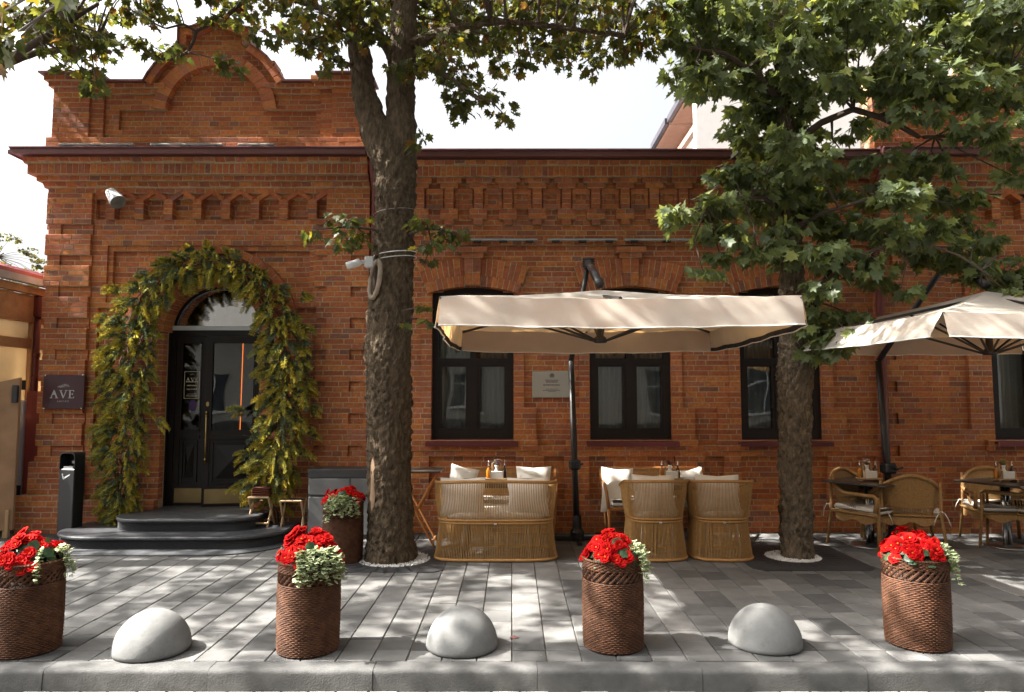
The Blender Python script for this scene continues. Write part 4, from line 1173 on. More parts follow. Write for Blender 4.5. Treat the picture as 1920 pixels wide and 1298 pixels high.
def flower_mesh(seed):
    r = random.Random(seed); m = MB()
    for ring_, (n, R_, tilt, s) in enumerate(((6, .006, 1.2, .031), (6, .005, .8, .027), (5, .003, .4, .021))):
        for i in range(n):
            a = 2*PI*(i+ring_*.5)/n+r.uniform(-.15,.15); t = tilt+r.uniform(-.12,.12)
            dr = Vector((math.cos(a), math.sin(a), 0)); up = Vector((0,0,1)); sd_ = Vector((-math.sin(a), math.cos(a), 0))
            d = dr*math.sin(t)+up*math.cos(t); b = dr*R_
            w = s*.80; cup = -(dr*math.cos(t)-up*math.sin(t))*s*.22
            p = [b, b+d*s*.5+sd_*w*.8-cup*.4, b+d*s*.92+sd_*w*.6-cup*.2, b+d*s*1.0, b+d*s*.92-sd_*w*.6-cup*.2, b+d*s*.5-sd_*w*.8-cup*.4, b+d*s*.55+cup]
            k = r.uniform(.8,1.1); c = (.52*k, .005*k*(1 if r.random() < .7 else 2.5), .007*k)
            m.add(p, [(0,1,6),(1,2,6),(2,3,6),(3,4,6),(4,5,6),(5,0,6)], c)
    m.add([(.005*math.cos(q), .005*math.sin(q), .012) for q in range(6)], [tuple(range(6))], (.7,.25,.03))
    me = m.mesh('flower'); me.materials.append(MT['petal']); return me
FL = [flower_mesh(i) for i in range(4)]
def begonia_leaf():
    m = MB(); n = 11; v = [(0, .0, 0)]
    for i in range(n):
        a = 2*PI*i/n; r = .042*(1+.12*math.cos(a*5))*(.85 if i == 0 else 1)
        v.append((r*math.cos(a), r*math.sin(a), .006*math.sin(a*4)-.010*abs(math.cos(a))))
    m.add(v, [(0, 1+i, 1+(i+1) % n) for i in range(n)], (.035,.075,.032)); me = m.mesh('leaf', True); me.materials.append(MT['leaf_thick']); return me
BLF = begonia_leaf()
def trail(seed, H, side, amount):
    r = random.Random(seed); m = MB()
    def lf(p, d, l):
        d = d.normalized(); s = d.cross(Vector((r.uniform(-.4,.4), r.uniform(-.4,.4), 1))).normalized(); nn = s.cross(d)
        w = l*.36; a = p; k = r.uniform(.85,1.15)
        rim, cen = (.48*k,.52*k,.30*k), (.19*k,.28*k,.15*k)
        e = p+d*l; mid = p+d*l*.5+nn*l*.06
        o4 = [p, p+d*l*.35+s*w, p+d*l*.75+s*w*.75, e, p+d*l*.75-s*w*.75, p+d*l*.35-s*w]
        i4 = [p+d*l*.1, p+d*l*.38+s*w*.5+nn*.002, p+d*l*.7+s*w*.35+nn*.002, e-d*l*.18, p+d*l*.7-s*w*.35+nn*.002, p+d*l*.38-s*w*.5+nn*.002]
        m.add(o4+i4, [(i, (i+1) % 6, 6+(i+1) % 6, 6+i) for i in range(6)], rim); m.add(i4, [tuple(range(6))], cen)
    for s in range(amount):
        a = side+r.uniform(-.75,.75); R_ = .19
        p = Vector((.10*math.cos(a)+r.uniform(-.05,.05), .10*math.sin(a)+r.uniform(-.05,.05), H+.03))
        rim_ = Vector(((R_+.035)*math.cos(a), (R_+.035)*math.sin(a), H+r.uniform(.01,.06)))
        ln = r.uniform(.02, .17); end = rim_+Vector((.03*math.cos(a)+r.uniform(-.02,.02), .03*math.sin(a)+r.uniform(-.02,.02), -ln))
        pts = [p.lerp(rim_, t/4) + Vector((0,0,.05*math.sin(PI*t/4))) for t in range(5)] + [rim_.lerp(end, t/5) for t in range(1, 6)]
        m.tube(pts, .0018, 3, (.2,.26,.12), cap=False)
        for q, pt in enumerate(pts):
            for z in range(4 if q > 1 else 2):
                lf(pt+Vector((r.uniform(-.012,.012), r.uniform(-.012,.012), r.uniform(-.012,.012))), Vector((math.cos(a)+r.uniform(-1.3,1.3), math.sin(a)+r.uniform(-1.3,1.3), r.uniform(-.5,.7))), r.uniform(.028,.044))
    return m
def planter(loc, rz, lab, plab, tlab, side, seed, amount=15, mound=(.19,.13), tilt=0):
    r = random.Random(seed)
    o = empty('wicker_planter', loc, rz, lab, 'planter', 'brown wicker planters'); H = .61
    for me, nm in zip(BK, ('basket', 'liner', 'soil')):
        q = bpy.data.objects.new(nm, me); COL.objects.link(q); q.parent = o
        if nm == 'basket': tag(q, kind='stuff')
    b = empty('begonia', (loc[0], loc[1], H-.05), 0, plab, 'flowers', 'red begonias in the wicker planters')
    st = MB(); k = 0; pos = []
    tries = 0
    while len(pos) < 50 and tries < 6000:
        tries += 1
        a, e = r.uniform(0, 2*PI), r.uniform(.0, 1.0)
        da = (a-side+PI) % (2*PI)-PI
        rr = mound[0]*math.sqrt(e)*1.08
        z = .06+(mound[1])*math.cos(min(1, rr/(mound[0]*1.12))*PI/2)**.7+r.uniform(-.022,.022)+.075*noise.noise(Vector((math.cos(a)*rr*9, math.sin(a)*rr*9, seed*3.1)))
        if abs(da) < .7 and rr > .11: continue
        p = Vector((rr*math.cos(a), rr*math.sin(a), z))
        if any((p-q).length < .036 for q in pos): continue
        pos.append(p)
    for p in pos:
        f = bpy.data.objects.new('flower', r.choice(FL)); COL.objects.link(f); f.parent = b; f.location = p
        d = Vector((p.x*3.6, p.y*3.6, .35+r.uniform(-.1,.5))) + Vector((0,-.25,0)); f.rotation_euler = d.to_track_quat('Z', 'Y').to_euler(); s = r.uniform(1.0,1.4); f.scale = (s, s, s)
        st.tube([(p.x*.3, p.y*.3, .0), (p.x*.8, p.y*.8, p.z*.7), p], .0025, 4, (.09,.13,.05), cap=False)
    q = st.build('stems', MT['leaf_thick'], b); tag(q, kind='stuff')
    for i in range(44):
        a = r.uniform(0, 2*PI); rr = r.uniform(.06,.215); q = bpy.data.objects.new('leaf', BLF); COL.objects.link(q); q.parent = b
        q.location = (rr*math.cos(a), rr*math.sin(a), r.uniform(.045,.125) + (.05 if rr < .13 else 0)); s = r.uniform(.7,1.3); q.scale = (s, s, s)
        d = Vector((math.cos(a), math.sin(a), r.uniform(.2,1.3))); q.rotation_euler = d.to_track_quat('Z', 'Y').to_euler()
    t = trail(seed+50, H, side, amount).build('trailing_plant', MT['leaf_thick']); t.location = (loc[0], loc[1], 0)
    tag(t, tlab, 'plant', 'variegated trailing plants in the planters')
for (px, py, lab, pl, tl, side, seed, am) in (
    (48, 1239, 'brown wicker planter at the left edge of the picture', 'red begonia in the planter at the left edge', 'few pale trailing leaves in the planter at the left edge', -.15, 3, 4),
    (577, 1237, 'brown wicker planter in front of the steps and thick tree', 'red begonia in the planter before the steps', 'large pale variegated plant spilling from the planter before the steps', -.85, 4, 22),
    (1150, 1230, 'brown wicker planter in front of the barrel chairs', 'red begonia in the planter before the barrel chairs', 'small pale trailing plant at the planter before the barrel chairs', -.1, 5, 7),
    (1722, 1226, 'brown wicker planter in front of the wicker armchair, rightmost', 'red begonia in the rightmost planter', 'pale trailing plant on the right rim of the rightmost planter', -.3, 6, 11),
    (642, 1060, 'brown wicker planter standing behind, beside the thick tree trunk', 'red begonia in the planter beside the tree trunk', 'pale variegated plant hanging down the planter beside the tree trunk', -1.5, 8, 22)):
    g = G(px, py); k = 1+.2/g.y
    planter((g.x*k, g.y+.2, .003), seed*1.3, lab, pl, tl, side, seed, am)
m = MB()
for _ in range(150):
    q = Vector((U(-6,6), U(4.76, 8.2), .003)); s = U(.003,.009); a = U(0,6); c_ = RN.choice([(.09,.06,.03), (.05,.04,.03), (.16,.13,.05), (.30,.02,.02)])
    m.add([q+Vector((s*1.6*math.cos(a+k*PI/2)*(1 if k % 2 else .5), s*1.6*math.sin(a+k*PI/2)*(1 if k % 2 else .5), .002*(k % 2))) for k in range(4)], [(0,1,2,3)], c_)
o = m.build('litter', MT['leaf_thick']); tag(o, 'tiny dry bits and petals scattered over the paving', 'litter', kind='stuff')
m = MB(); g = G(963, 1197)
v = [(0,-.02,.004),(.035,-.012,.012),(.03,.012,.006),(.004,.022,.014),(-.03,.014,.005),(-.035,-.008,.012),(0,0,.006)]
m.add(v, [(i, (i+1) % 6, 6) for i in range(6)]); o = m.build('fallen_leaf', mat('leaf_dead', (.10,.035,.03), .8)); o.location = g
tag(o, 'single curled dark red leaf lying on the paving', 'leaf')
# ================================================================ FURNITURE
def superell(a, b, n, t):
    c, s = math.cos(t), math.sin(t)
    if a < 1e-6: return (0., 0.)
    r = (abs(c/a)**n + abs(s/b)**n)**(-1/n)
    return (r*c, r*s)
def pillow(w, h, t, seed=0, n=12):
    r = random.Random(seed); m = MB()
    for side in (1, -1):
        def fn(u, v):
            x, y = u*2-1, v*2-1
            k = (1-abs(x)**2.6)*(1-abs(y)**2.6)
            pin = 1-.10*(1-abs(x))*abs(y)**3-.0; pin2 = 1-.10*(1-abs(y))*abs(x)**3
            return (x*w/2*pin2, side*(t/2*max(0, k)**.55+.003) + .006*noise.noise(Vector((x*2+seed, y*2, side))), y*h/2*pin)
        g = grid(fn, n, n)
        m.add(g.v, [f if side > 0 else f[::-1] for f in g.f])
    me = m.mesh('pillow', True); me.materials.append(MT['cushion']); return me
def cord_seat(name, loc, rz, a, b, nexp, zw, zt, lab, cat, grp, gap=.0125, flare=1.1, waist=.9):
    """barrel seat: cord skirt, waist band, cord back open at the front (+y local)"""
    o = empty(name, loc, rz, lab, cat, grp)
    aw, bw = a*waist, b*waist
    def ringpts(A, B, z, t0, t1, n, zf=None):
        out = []
        for i in range(n+1):
            t = t0+(t1-t0)*i/n; x, y = superell(A, B, nexp, t); out.append(Vector((x, y, z if zf is None else zf(x, y))))
        return out
    NB = 160
    def even(A, B, n, t0, t1, zf):      # evenly spaced parameter values along the curve
        q = ringpts(A, B, 0, t0, t1, 400); S = [0]
        for u, w in zip(q, q[1:]): S.append(S[-1]+(w-u).length)
        out = []; j = 0
        for i in range(n):
            s = S[-1]*(i+.5)/n
            while S[j+1] < s: j += 1
            out.append(t0+(t1-t0)*(j+(s-S[j])/max(1e-9, S[j+1]-S[j]))/400)
        return out, S[-1]
    for (A, B, z, rd, nm) in ((a, b, .018, .017, 'base_rail'), (aw, bw, zw, .014, 'waist_rail'), (aw*1.02, bw*1.02, zw+.03, .012, 'seat_rail')):
        m = MB(); m.tube(ringpts(A, B, z, 0, 2*PI, 96)[:-1], rd, 8, closed=True); m.build(nm, MT['cord_rim'], o, True)
    ts, L = even(a, b, 10, 0, 2*PI, None); n = int(L/gap); ts, _ = even(a, b, n, 0, 2*PI, None)
    m = MB()
    for t in ts:
        p, q = superell(a, b, nexp, t), superell(aw, bw, nexp, t)
        j = U(-.0012,.0012); m.tube([(p[0]+j, p[1]+j, .02), (q[0]+j, q[1]+j, zw)], .0042 if U(0,1) > .06 else .006, 5, cap=False)
    tag(m.build('skirt_cords', MT['cord'], o, True), kind='stuff')
    # back: opening around +y
    op = .62 if a < .5 else .98
    t0, t1 = PI/2+op, PI/2+2*PI-op
    at, bt = a*flare, b*flare*1.02
    def ztop(x, y): return zt - (.10*max(0, (y+bt*.35)/bt))**1.0 - .02*(abs(x)/at)**3
    m = MB(); top = ringpts(at, bt, zt, t0, t1, 90, ztop)
    ends = [ringpts(aw*1.02, bw*1.02, zw+.03, t0, t1, 2)[0], ringpts(aw*1.02, bw*1.02, zw+.03, t0, t1, 2)[-1]]
    m.tube([ends[0]] + [ends[0].lerp(top[0], .6)+Vector((0,.01,0))] + top + [ends[1].lerp(top[-1], .6)+Vector((0,.01,0)), ends[1]], .0165, 8)
    m.build('back_rail', MT['cord_rim'], o, True)
    ts, L = even(at, bt, 10, t0, t1, None); n = int(L/gap); ts, _ = even(at, bt, n, t0, t1, None); m = MB()
    for t in ts:
        p, q = superell(aw*1.02, bw*1.02, nexp, t), superell(at, bt, nexp, t); j = U(-.0012,.0012)
        z1 = ztop(*q)
        mid = ((p[0]*.45+q[0]*.55)*1.015+j, (p[1]*.45+q[1]*.55)*1.015+j, zw+.03+(z1-zw-.03)*.5)
        m.tube([(p[0]+j, p[1]+j, zw+.03), mid, (q[0]+j, q[1]+j, z1)], .0042 if U(0,1) > .06 else .006, 5, cap=False)
    tag(m.build('back_cords', MT['cord'], o, True), kind='stuff')
    m = MB(); m.bbox((-.016, -bw-.02, zw-.012), (.016, -bw-.012, zw+.008), .002); m.build('maker_tag', MT['chrome'], o)
    for sx in ((-1, 1) if a < .5 else (-1, -.33, .33, 1)):        # inner metal legs seen through the cords
        for sy in (-1, 1):
            m = MB(); m.tube([(sx*a*.55, sy*b*.5, .0), (sx*aw*.55, sy*bw*.5, zw)], .012, 8); m.build('leg', MT['steel'], o, True)
    # seat cushion
    m = MB(); n = 40; v = []
    for (k, z) in ((.80, zw+.02), (.90, zw+.035), (.93, zw+.065), (.90, zw+.095), (.80, zw+.105), (0, zw+.110)):
        for i in range(n):
            x, y = superell(aw*k, bw*k, nexp, 2*PI*i/n); v.append((x, y+.01, z))
    m.add(v, [(r*n+i, r*n+(i+1) % n, (r+1)*n+(i+1) % n, (r+1)*n+i) for r in range(5) for i in range(n)]); m.build('seat_cushion', MT['cushion'], o, True)
    return o
SY = G(930, 1055).y
sofaX = P(930, 1000, SY+.35).x
sf = cord_seat('rattan_sofa', (sofaX, SY+.37, .003), 0, .665, .37, 4.5, .40, .845, 'two-seat tan cord sofa seen from behind beside the thick tree', 'sofa', None, .0185, 1.0, .93)
chm = 'tan cord barrel chairs'
c1 = P(1226, 1000, SY+.33); c2 = P(1345, 1000, SY+.33)
cord_seat('barrel_chair', (c1.x, SY+.34, .003), .05, .335, .335, 2.9, .41, .85, 'tan cord barrel chair seen from behind, next to the umbrella mast', 'chair', chm, .0158, 1.05, .87)
cord_seat('barrel_chair', (c2.x+.015, SY+.34, .003), -.05, .335, .335, 2.9, .41, .85, 'tan cord barrel chair seen from behind, nearest the slim tree', 'chair', chm, .0158, 1.05, .87)
def place_pillow(w, h, t, loc, rx, rz, ry, lab, seed, grp='cream back cushions'):
    o = bpy.data.objects.new('back_cushion', pillow(w, h, t, seed)); COL.objects.link(o); o.location = loc; o.rotation_euler = (rx, ry, rz)
    tag(o, lab, 'cushion', grp)
for (px, lab, sd_, w) in ((1226, 'cream cushion peeking over the left barrel chair', 1, .48), (1346, 'cream cushion peeking over the right barrel chair', 2, .48), (868, 'cream cushion peeking over the left half of the sofa back', 3, .50), (990, 'cream cushion peeking over the right half of the sofa back', 4, .46)):
    q = P(px, 950, SY+.20)
    place_pillow(w, .42, .13, (q.x, SY+.19 if px > 1100 else SY+.17, .695 if px > 1100 else .665), -.22, U(-.06,.06), U(-.02,.02), lab, sd_)
# ---- benches against the wall
def bench(x0, x1, y0, y1, lab, cush):
    o = empty('wall_bench', ((x0+x1)/2, (y0+y1)/2, .003), 0, lab, 'bench', 'teak benches against the wall'); w, d = (x1-x0)/2, (y1-y0)/2
    for sx in (-1, 1):
        m = MB(); m.tube([(sx*(w-.03), -d+.05, 0), (sx*(w-.01), -d+.02, .40)], [.017, .024], 8); m.build('leg', MT['teak'], o, True)
        m = MB(); m.tube([(sx*(w-.05), d-.08, 0), (sx*(w-.02), d-.05, .42), (sx*(w+.03), d-.02, .84)], [.017, .024, .018], 8); m.build('leg', MT['teak'], o, True)
        m = MB(); m.tube([(sx*(w-.01), -d+.02, .40), (sx*(w+.01), -d+.06, .60), (sx*(w+.03), d-.02, .845)], [.020, .020, .018], 8); m.build('arm', MT['teak'], o, True)
    m = MB(); m.bbox((-w+.01, -d+.005, .37), (w-.01, -d+.04, .415), .01); m.bbox((-w+.01, d-.08, .37), (w-.01, d-.04, .415), .01)
    for s in (-1, 1): m.bbox((s*(w-.02)-.015, -d+.041, .372), (s*(w-.02)+.015, d-.081, .412), .008)
    m.build('seat_frame', MT['teak'], o)
    m = MB(); m.tube([(-w-.03, d-.02, .842), (w+.03, d-.02, .842)], .014, 8); m.build('top_rail', MT['teak'], o, True)
    m = MB(); n = int(2*w/.014)
    for i in range(n):
        x = -w+.01+(2*w-.02)*i/n; m.tube([(x, d-.055, .42), (x, d-.02, .842)], .004, 4, cap=False)
    tag(m.build('back_cords', MT['cord'], o), kind='stuff')
    m = MB(); m.bbox((-w+.03, -d+.01, .416), (w-.03, d-.09, .50), .03); m.build('seat_cushion', MT['cushion'], o, True)
    return o
by0, by1 = 8.50, FY-.17
bl0, bl1 = P(848, 950, 8.7).x, P(1040, 950, 8.7).x
bench(bl0, bl1, by0, by1, 'teak bench with cord back against the wall behind the sofa table', 0)
br0, br1 = P(1136, 950, 8.7).x, P(1320, 950, 8.7).x
bench(br0, br1, by0, by1, 'teak bench with cord back against the wall behind the barrel chairs', 0)
def wp(px, py, Y): return P(px, py, Y)
for (px, py, w, h, rx, ry, lab, sd_) in ((866, 900, .36, .40, -.35, .22, 'cream cushion tilted at the left end of the bench behind the sofa', 11), (1001, 905, .44, .46, -.22, 0, 'cream cushion upright at the right end of the bench behind the sofa', 12),
        (1157, 915, .40, .56, -.25, .06, 'tall cream cushion at the left end of the bench behind the barrel chairs', 13), (1296, 905, .36, .40, -.3, -.15, 'cream cushion at the right end of the bench behind the barrel chairs', 14)):
    q = P(px, py, 8.72); place_pillow(w, h, .14, (q.x, 8.74, q.z-.03), rx, 0, ry, lab, sd_)
# ---- tables
def sq_table(c, w, d, h, lab, rz=0):
    o = empty('dining_table', (c[0], c[1], .003), rz, lab, 'table', 'dark outdoor tables')
    m = MB(); m.bbox((-w/2, -d/2, h-.022), (w/2, d/2, h), .005); m.build('table_top', MT['table_dark'], o)
    m = MB(); m.bbox((-w/2+.05, -d/2+.05, h-.06), (w/2-.05, d/2-.05, h-.0225), .004); m.build('apron', MT['black_metal'], o)
    for sx in (-1, 1):
        for sy in (-1, 1):
            m = MB(); m.bbox((sx*(w/2-.07)-.02, sy*(d/2-.07)-.02, 0), (sx*(w/2-.07)+.02, sy*(d/2-.07)+.02, h-.06), .004); m.build('leg', MT['black_metal'], o)
    return o
TZ = .765
ta = P(945, 905, 8.28); sq_table((ta.x, 8.26), .98, .52, TZ, 'dark rectangular table behind the cord sofa')
tb = P(1262, 905, 8.24); sq_table((tb.x, 8.24), .78, .78, TZ, 'dark square table between barrel chairs and bench', PI/4*.0+.10)
def ped_table(c, w, lab, rz):
    o = empty('pedestal_table', (c[0], c[1], .003), rz, lab, 'table', 'pedestal tables under the right umbrella')
    m = MB(); m.bbox((-w/2, -w/2, .735), (w/2, w/2, .757), .008); m.build('table_top', MT['table_dark'], o)
    for s in (-1, 1):
        m = MB(); m.tube([(s*.045, 0, .02), (s*.045, 0, .735)], .026, 14); m.build('pillar', MT['chrome'], o, True)
    m = MB(); m.lathe([(.22, 0), (.22, .012), (.08, .022), (0, .024)], 28); m.build('foot', MT['steel'], o, True)
    m = MB(); m.box((-.2, -.025, .722), (.2, .025, .7345)); m.build('support', MT['black_metal'], o)
g3 = G(1632, 1024); ped_table((g3.x, g3.y), .74, 'dark-topped chrome pedestal table right of the slim tree', .62)
g4 = G(1890, 1026); ped_table((g4.x, g4.y), .74, 'dark-topped chrome pedestal table at the right edge', .45)
# ---- condiment sets
def caddy(c, lab, fl, seed):
    r = random.Random(seed); o = empty('condiment_tray', c, 0, lab, 'condiment set', 'condiment trays on the tables')
    m = MB(); m.bbox((-.135, -.065, .022), (.135, .065, .036), .004); m.box((-.11, -.06, 0), (-.095, .06, .022)); m.box((.095, -.06, 0), (.11, .06, .022)); m.build('tray', MT['wood_light'], o)
    for (x, mt, nm) in ((-.095, 'oil', 'oil_bottle'), (.092, 'vinegar', 'vinegar_bottle')):
        m = MB(); m.lathe([(0,.037),(.024,.037),(.026,.045),(.026,.115),(.018,.14),(.009,.155),(.009,.175),(.012,.176)], 14, (x, .02, 0)); q = m.build(nm, MT[mt], o, True)
        m = MB(); m.lathe([(.011,.176),(.012,.19),(.006,.20),(.004,.225),(.002,.24)], 10, (x, .02, 0)); m.tube([(x, .02, .215), (x+.02, .02, .235)], .003, 5); m.build('pourer', MT['chrome'], q, True)
    m = MB(); m.lathe([(0,.037),(.03,.037),(.042,.06),(.044,.085),(.034,.115),(.02,.135),(.018,.165),(.026,.185)], 18, (0, .03, 0)); v = m.build('vase', MT['ceramic'], o, True)
    m = MB()
    for i in range(26):
        a, rr = r.uniform(0, 6.28), r.uniform(0,.045); p = Vector((rr*math.cos(a), .03+rr*math.sin(a), .20+r.uniform(0,.05)))
        m.tube([(0, .03, .17), p], .0015, 3, (.12,.17,.06), cap=False)
        k = r.uniform(.8,1.1); c_ = tuple(q*k for q in r.choice(fl))
        for j in range(5):
            b = 2*PI*j/5; d1 = Vector((math.cos(b), math.sin(b), .5))*.014; d2 = Vector((math.cos(b+.7), math.sin(b+.7), .7))*.012
            m.add([p, p+d1, p+(d1+d2)*.62+Vector((0,0,.003)), p+d2], [(0,1,2,3)], c_)
    m.build('flowers', MT['petal'], v)
    m = MB(); m.bbox((-.065, -.055, .037), (.075, -.025, .12), .004); m.build('napkin_block', MT['napkin'], o)
    m = MB(); m.bbox((-.074, -.058, .037), (-.066, -.02, .128), .002); m.bbox((.076, -.058, .037), (.084, -.02, .128), .002); m.build('napkin_holder', MT['wood_light'], o)
    for s in (-.048, .048):
        m = MB(); m.bbox((s-.010, .065-.035, .037), (s+.010, .065-.02, .205), .004); m.build('menu_stand', MT['wood_light'], o)
FP, FW, FD = [(.55,.30,.5), (.6,.45,.62), (.2,.3,.12)], [(.85,.62,.62), (.85,.78,.74)], [(.30,.09,.10), (.22,.06,.08)]
caddy((P(931, 905, 8.2).x, 8.2, TZ+.004), 'condiment tray with lilac flowers on the table behind the sofa', FP, 1)
caddy((P(1258, 905, 8.2).x, 8.22, TZ+.004), 'condiment tray with dusky flowers on the table behind the barrel chairs', FD, 2)
caddy((g3.x, g3.y-.02, .762), 'condiment tray with pink and white flowers on the pedestal table by the tree', FW, 3)
caddy((g4.x, g4.y-.02, .762), 'condiment tray with yellowish flowers on the table at the right edge', [(.5,.42,.2), (.3,.3,.1)], 4)
# ---- wicker armchairs
def armchair(loc, rz, lab):
    """seat faces -y in its own frame"""
    o = empty('wicker_armchair', (loc[0], loc[1], .003), rz, lab, 'chair', 'tan wicker armchairs under the right umbrella')
    w, d = .37, .33
    for (x, y) in ((-w+.03, -d+.02), (w-.03, -d+.02), (-w+.07, d-.02), (w-.07, d-.02)):
        m = MB(); sp_ = 1.12; m.tube([(x*sp_, y*(1.15 if y > 0 else 1.02), 0), (x, y, .42), (x, y, .62 if y < 0 else .80)], [.016, .018, .015], 8); m.build('leg', MT['rattan'], o, True)
    m = MB(); m.bbox((-w+.01, -d, .385), (w-.01, d-.03, .42), .015); m.build('seat', MT['rattan'], o, True)
    def fn(u, v):                                     # apron under the seat
        t = 2*PI*u; x, y = superell(w-.01, d-.01, 4, t); return (x, y-.01, .385-.09*v*(1-.5*math.cos(4*t)**2))
    g = grid(fn, 48, 2); g.build('apron', MT['rattan'], o, True)
    def rim(t):                                       # t 0..1 from left arm front over the back to right arm front
        a = PI*(1.0-t)
        x = -math.cos(PI*t)*(w+.035); s = math.sin(PI*t)
        y = -d+.03 + (2*d)*min(1, s*1.12)**.62
        z = .63+.235*max(0, (s-.35)/.65)**1.35
        return Vector((x, y+.06*max(0, s-.6), z))
    pts = [rim(i/44) for i in range(45)]
    m = MB(); m.tube([(pts[0].x, pts[0].y-.01, .45)]+[pts[0]+Vector((0,-.035,-.03))]+pts+[pts[-1]+Vector((0,-.035,-.03))]+[(pts[-1].x, pts[-1].y-.01, .45)], .023, 8); m.build('arm_rail', MT['rattan'], o, True)
    def sh(u, v):
        p = rim(.06+.88*u); s = math.sin(PI*u); zb = .60-.07*s-.04*s*s; b = Vector((p.x*.90, min(p.y, d)-.03*s, zb))
        q = b.lerp(p, v); return (q.x, q.y, q.z)
    grid(sh, 40, 6).build('woven_back', MT['rattan'], o, True)
    m = MB()
    for i in range(1, 60):                            # open lattice below the woven shell
        u = i/60; p = Vector(sh(u, 0)); q = Vector((p.x*.94, p.y-.02, .42)); u2 = min(1, u+.03); p2 = Vector(sh(u2, 0))
        m.tube([p, q], .0035, 4, cap=False); m.tube([p2, q], .0035, 4, cap=False)
    tag(m.build('lattice', MT['rattan'], o), kind='stuff')
    m = MB(); m.bbox((-w+.03, -d+.01, .421), (w-.03, d-.06, .485), .026); m.build('seat_cushion', MT['cushion'], o, True)
    for s in (-1, 1):
        m = MB(); x = s*(w-.08)
        for q in (-1, 1): m.tube([(x, d-.01, .47), (x+q*.03, d+.035, .46), (x+q*.06, d+.045, .40), (x+q*.085, d+.04, .32)], .005, 4)
        m.build('cushion_tie', MT['cushion'], o, True)
a2 = G(1715, 1036); armchair((a2.x+.05, a2.y+.27), math.radians(190-26), 'tan wicker armchair seen from behind in front of the pedestal table')
a1 = G(1575, 1000); armchair((a1.x+.03, 8.35), math.radians(30), 'tan wicker armchair facing the table behind the slim tree')
a3 = G(1815, 1000); armchair((a3.x, 8.45), math.radians(-12), 'tan wicker armchair against the wall between the two pedestal tables')
a4 = G(1945, 1028); armchair((a4.x+.03, a4.y+.1), math.radians(180+30), 'tan wicker armchair cut off by the right edge of the picture')
# ---- folding tray stand behind the tree
def tray():
    y = 8.45; xa, xb = P(738, 880, y).x, P(829, 880, y).x; h = P(800, 880, y).z
    o = empty('folding_tray_table', ((xa+xb)/2, y, .003), 0, 'folding tray table with crossed wooden legs behind the thick tree', 'table'); w = (xb-xa)/2
    m = MB(); m.bbox((-w, -.2, h-.03), (w, .2, h), .008); m.build('tray_top', MT['table_dark'], o)
    for y_ in (-.15, .15):
        for s in (-1, 1):
            m = MB(); m.tube([(-s*w*.75, y_+s*.012, 0), (s*w*.85, y_+s*.012, h-.03)], .015, 6); m.build('leg', MT['teak'], o)
    for (x, z) in ((-w*.7, .06), (w*.7, .06)):
        m = MB(); m.tube([(x, -.15, z), (x, .15, z)], .012, 6); m.build('stretcher', MT['teak'], o)
tray()
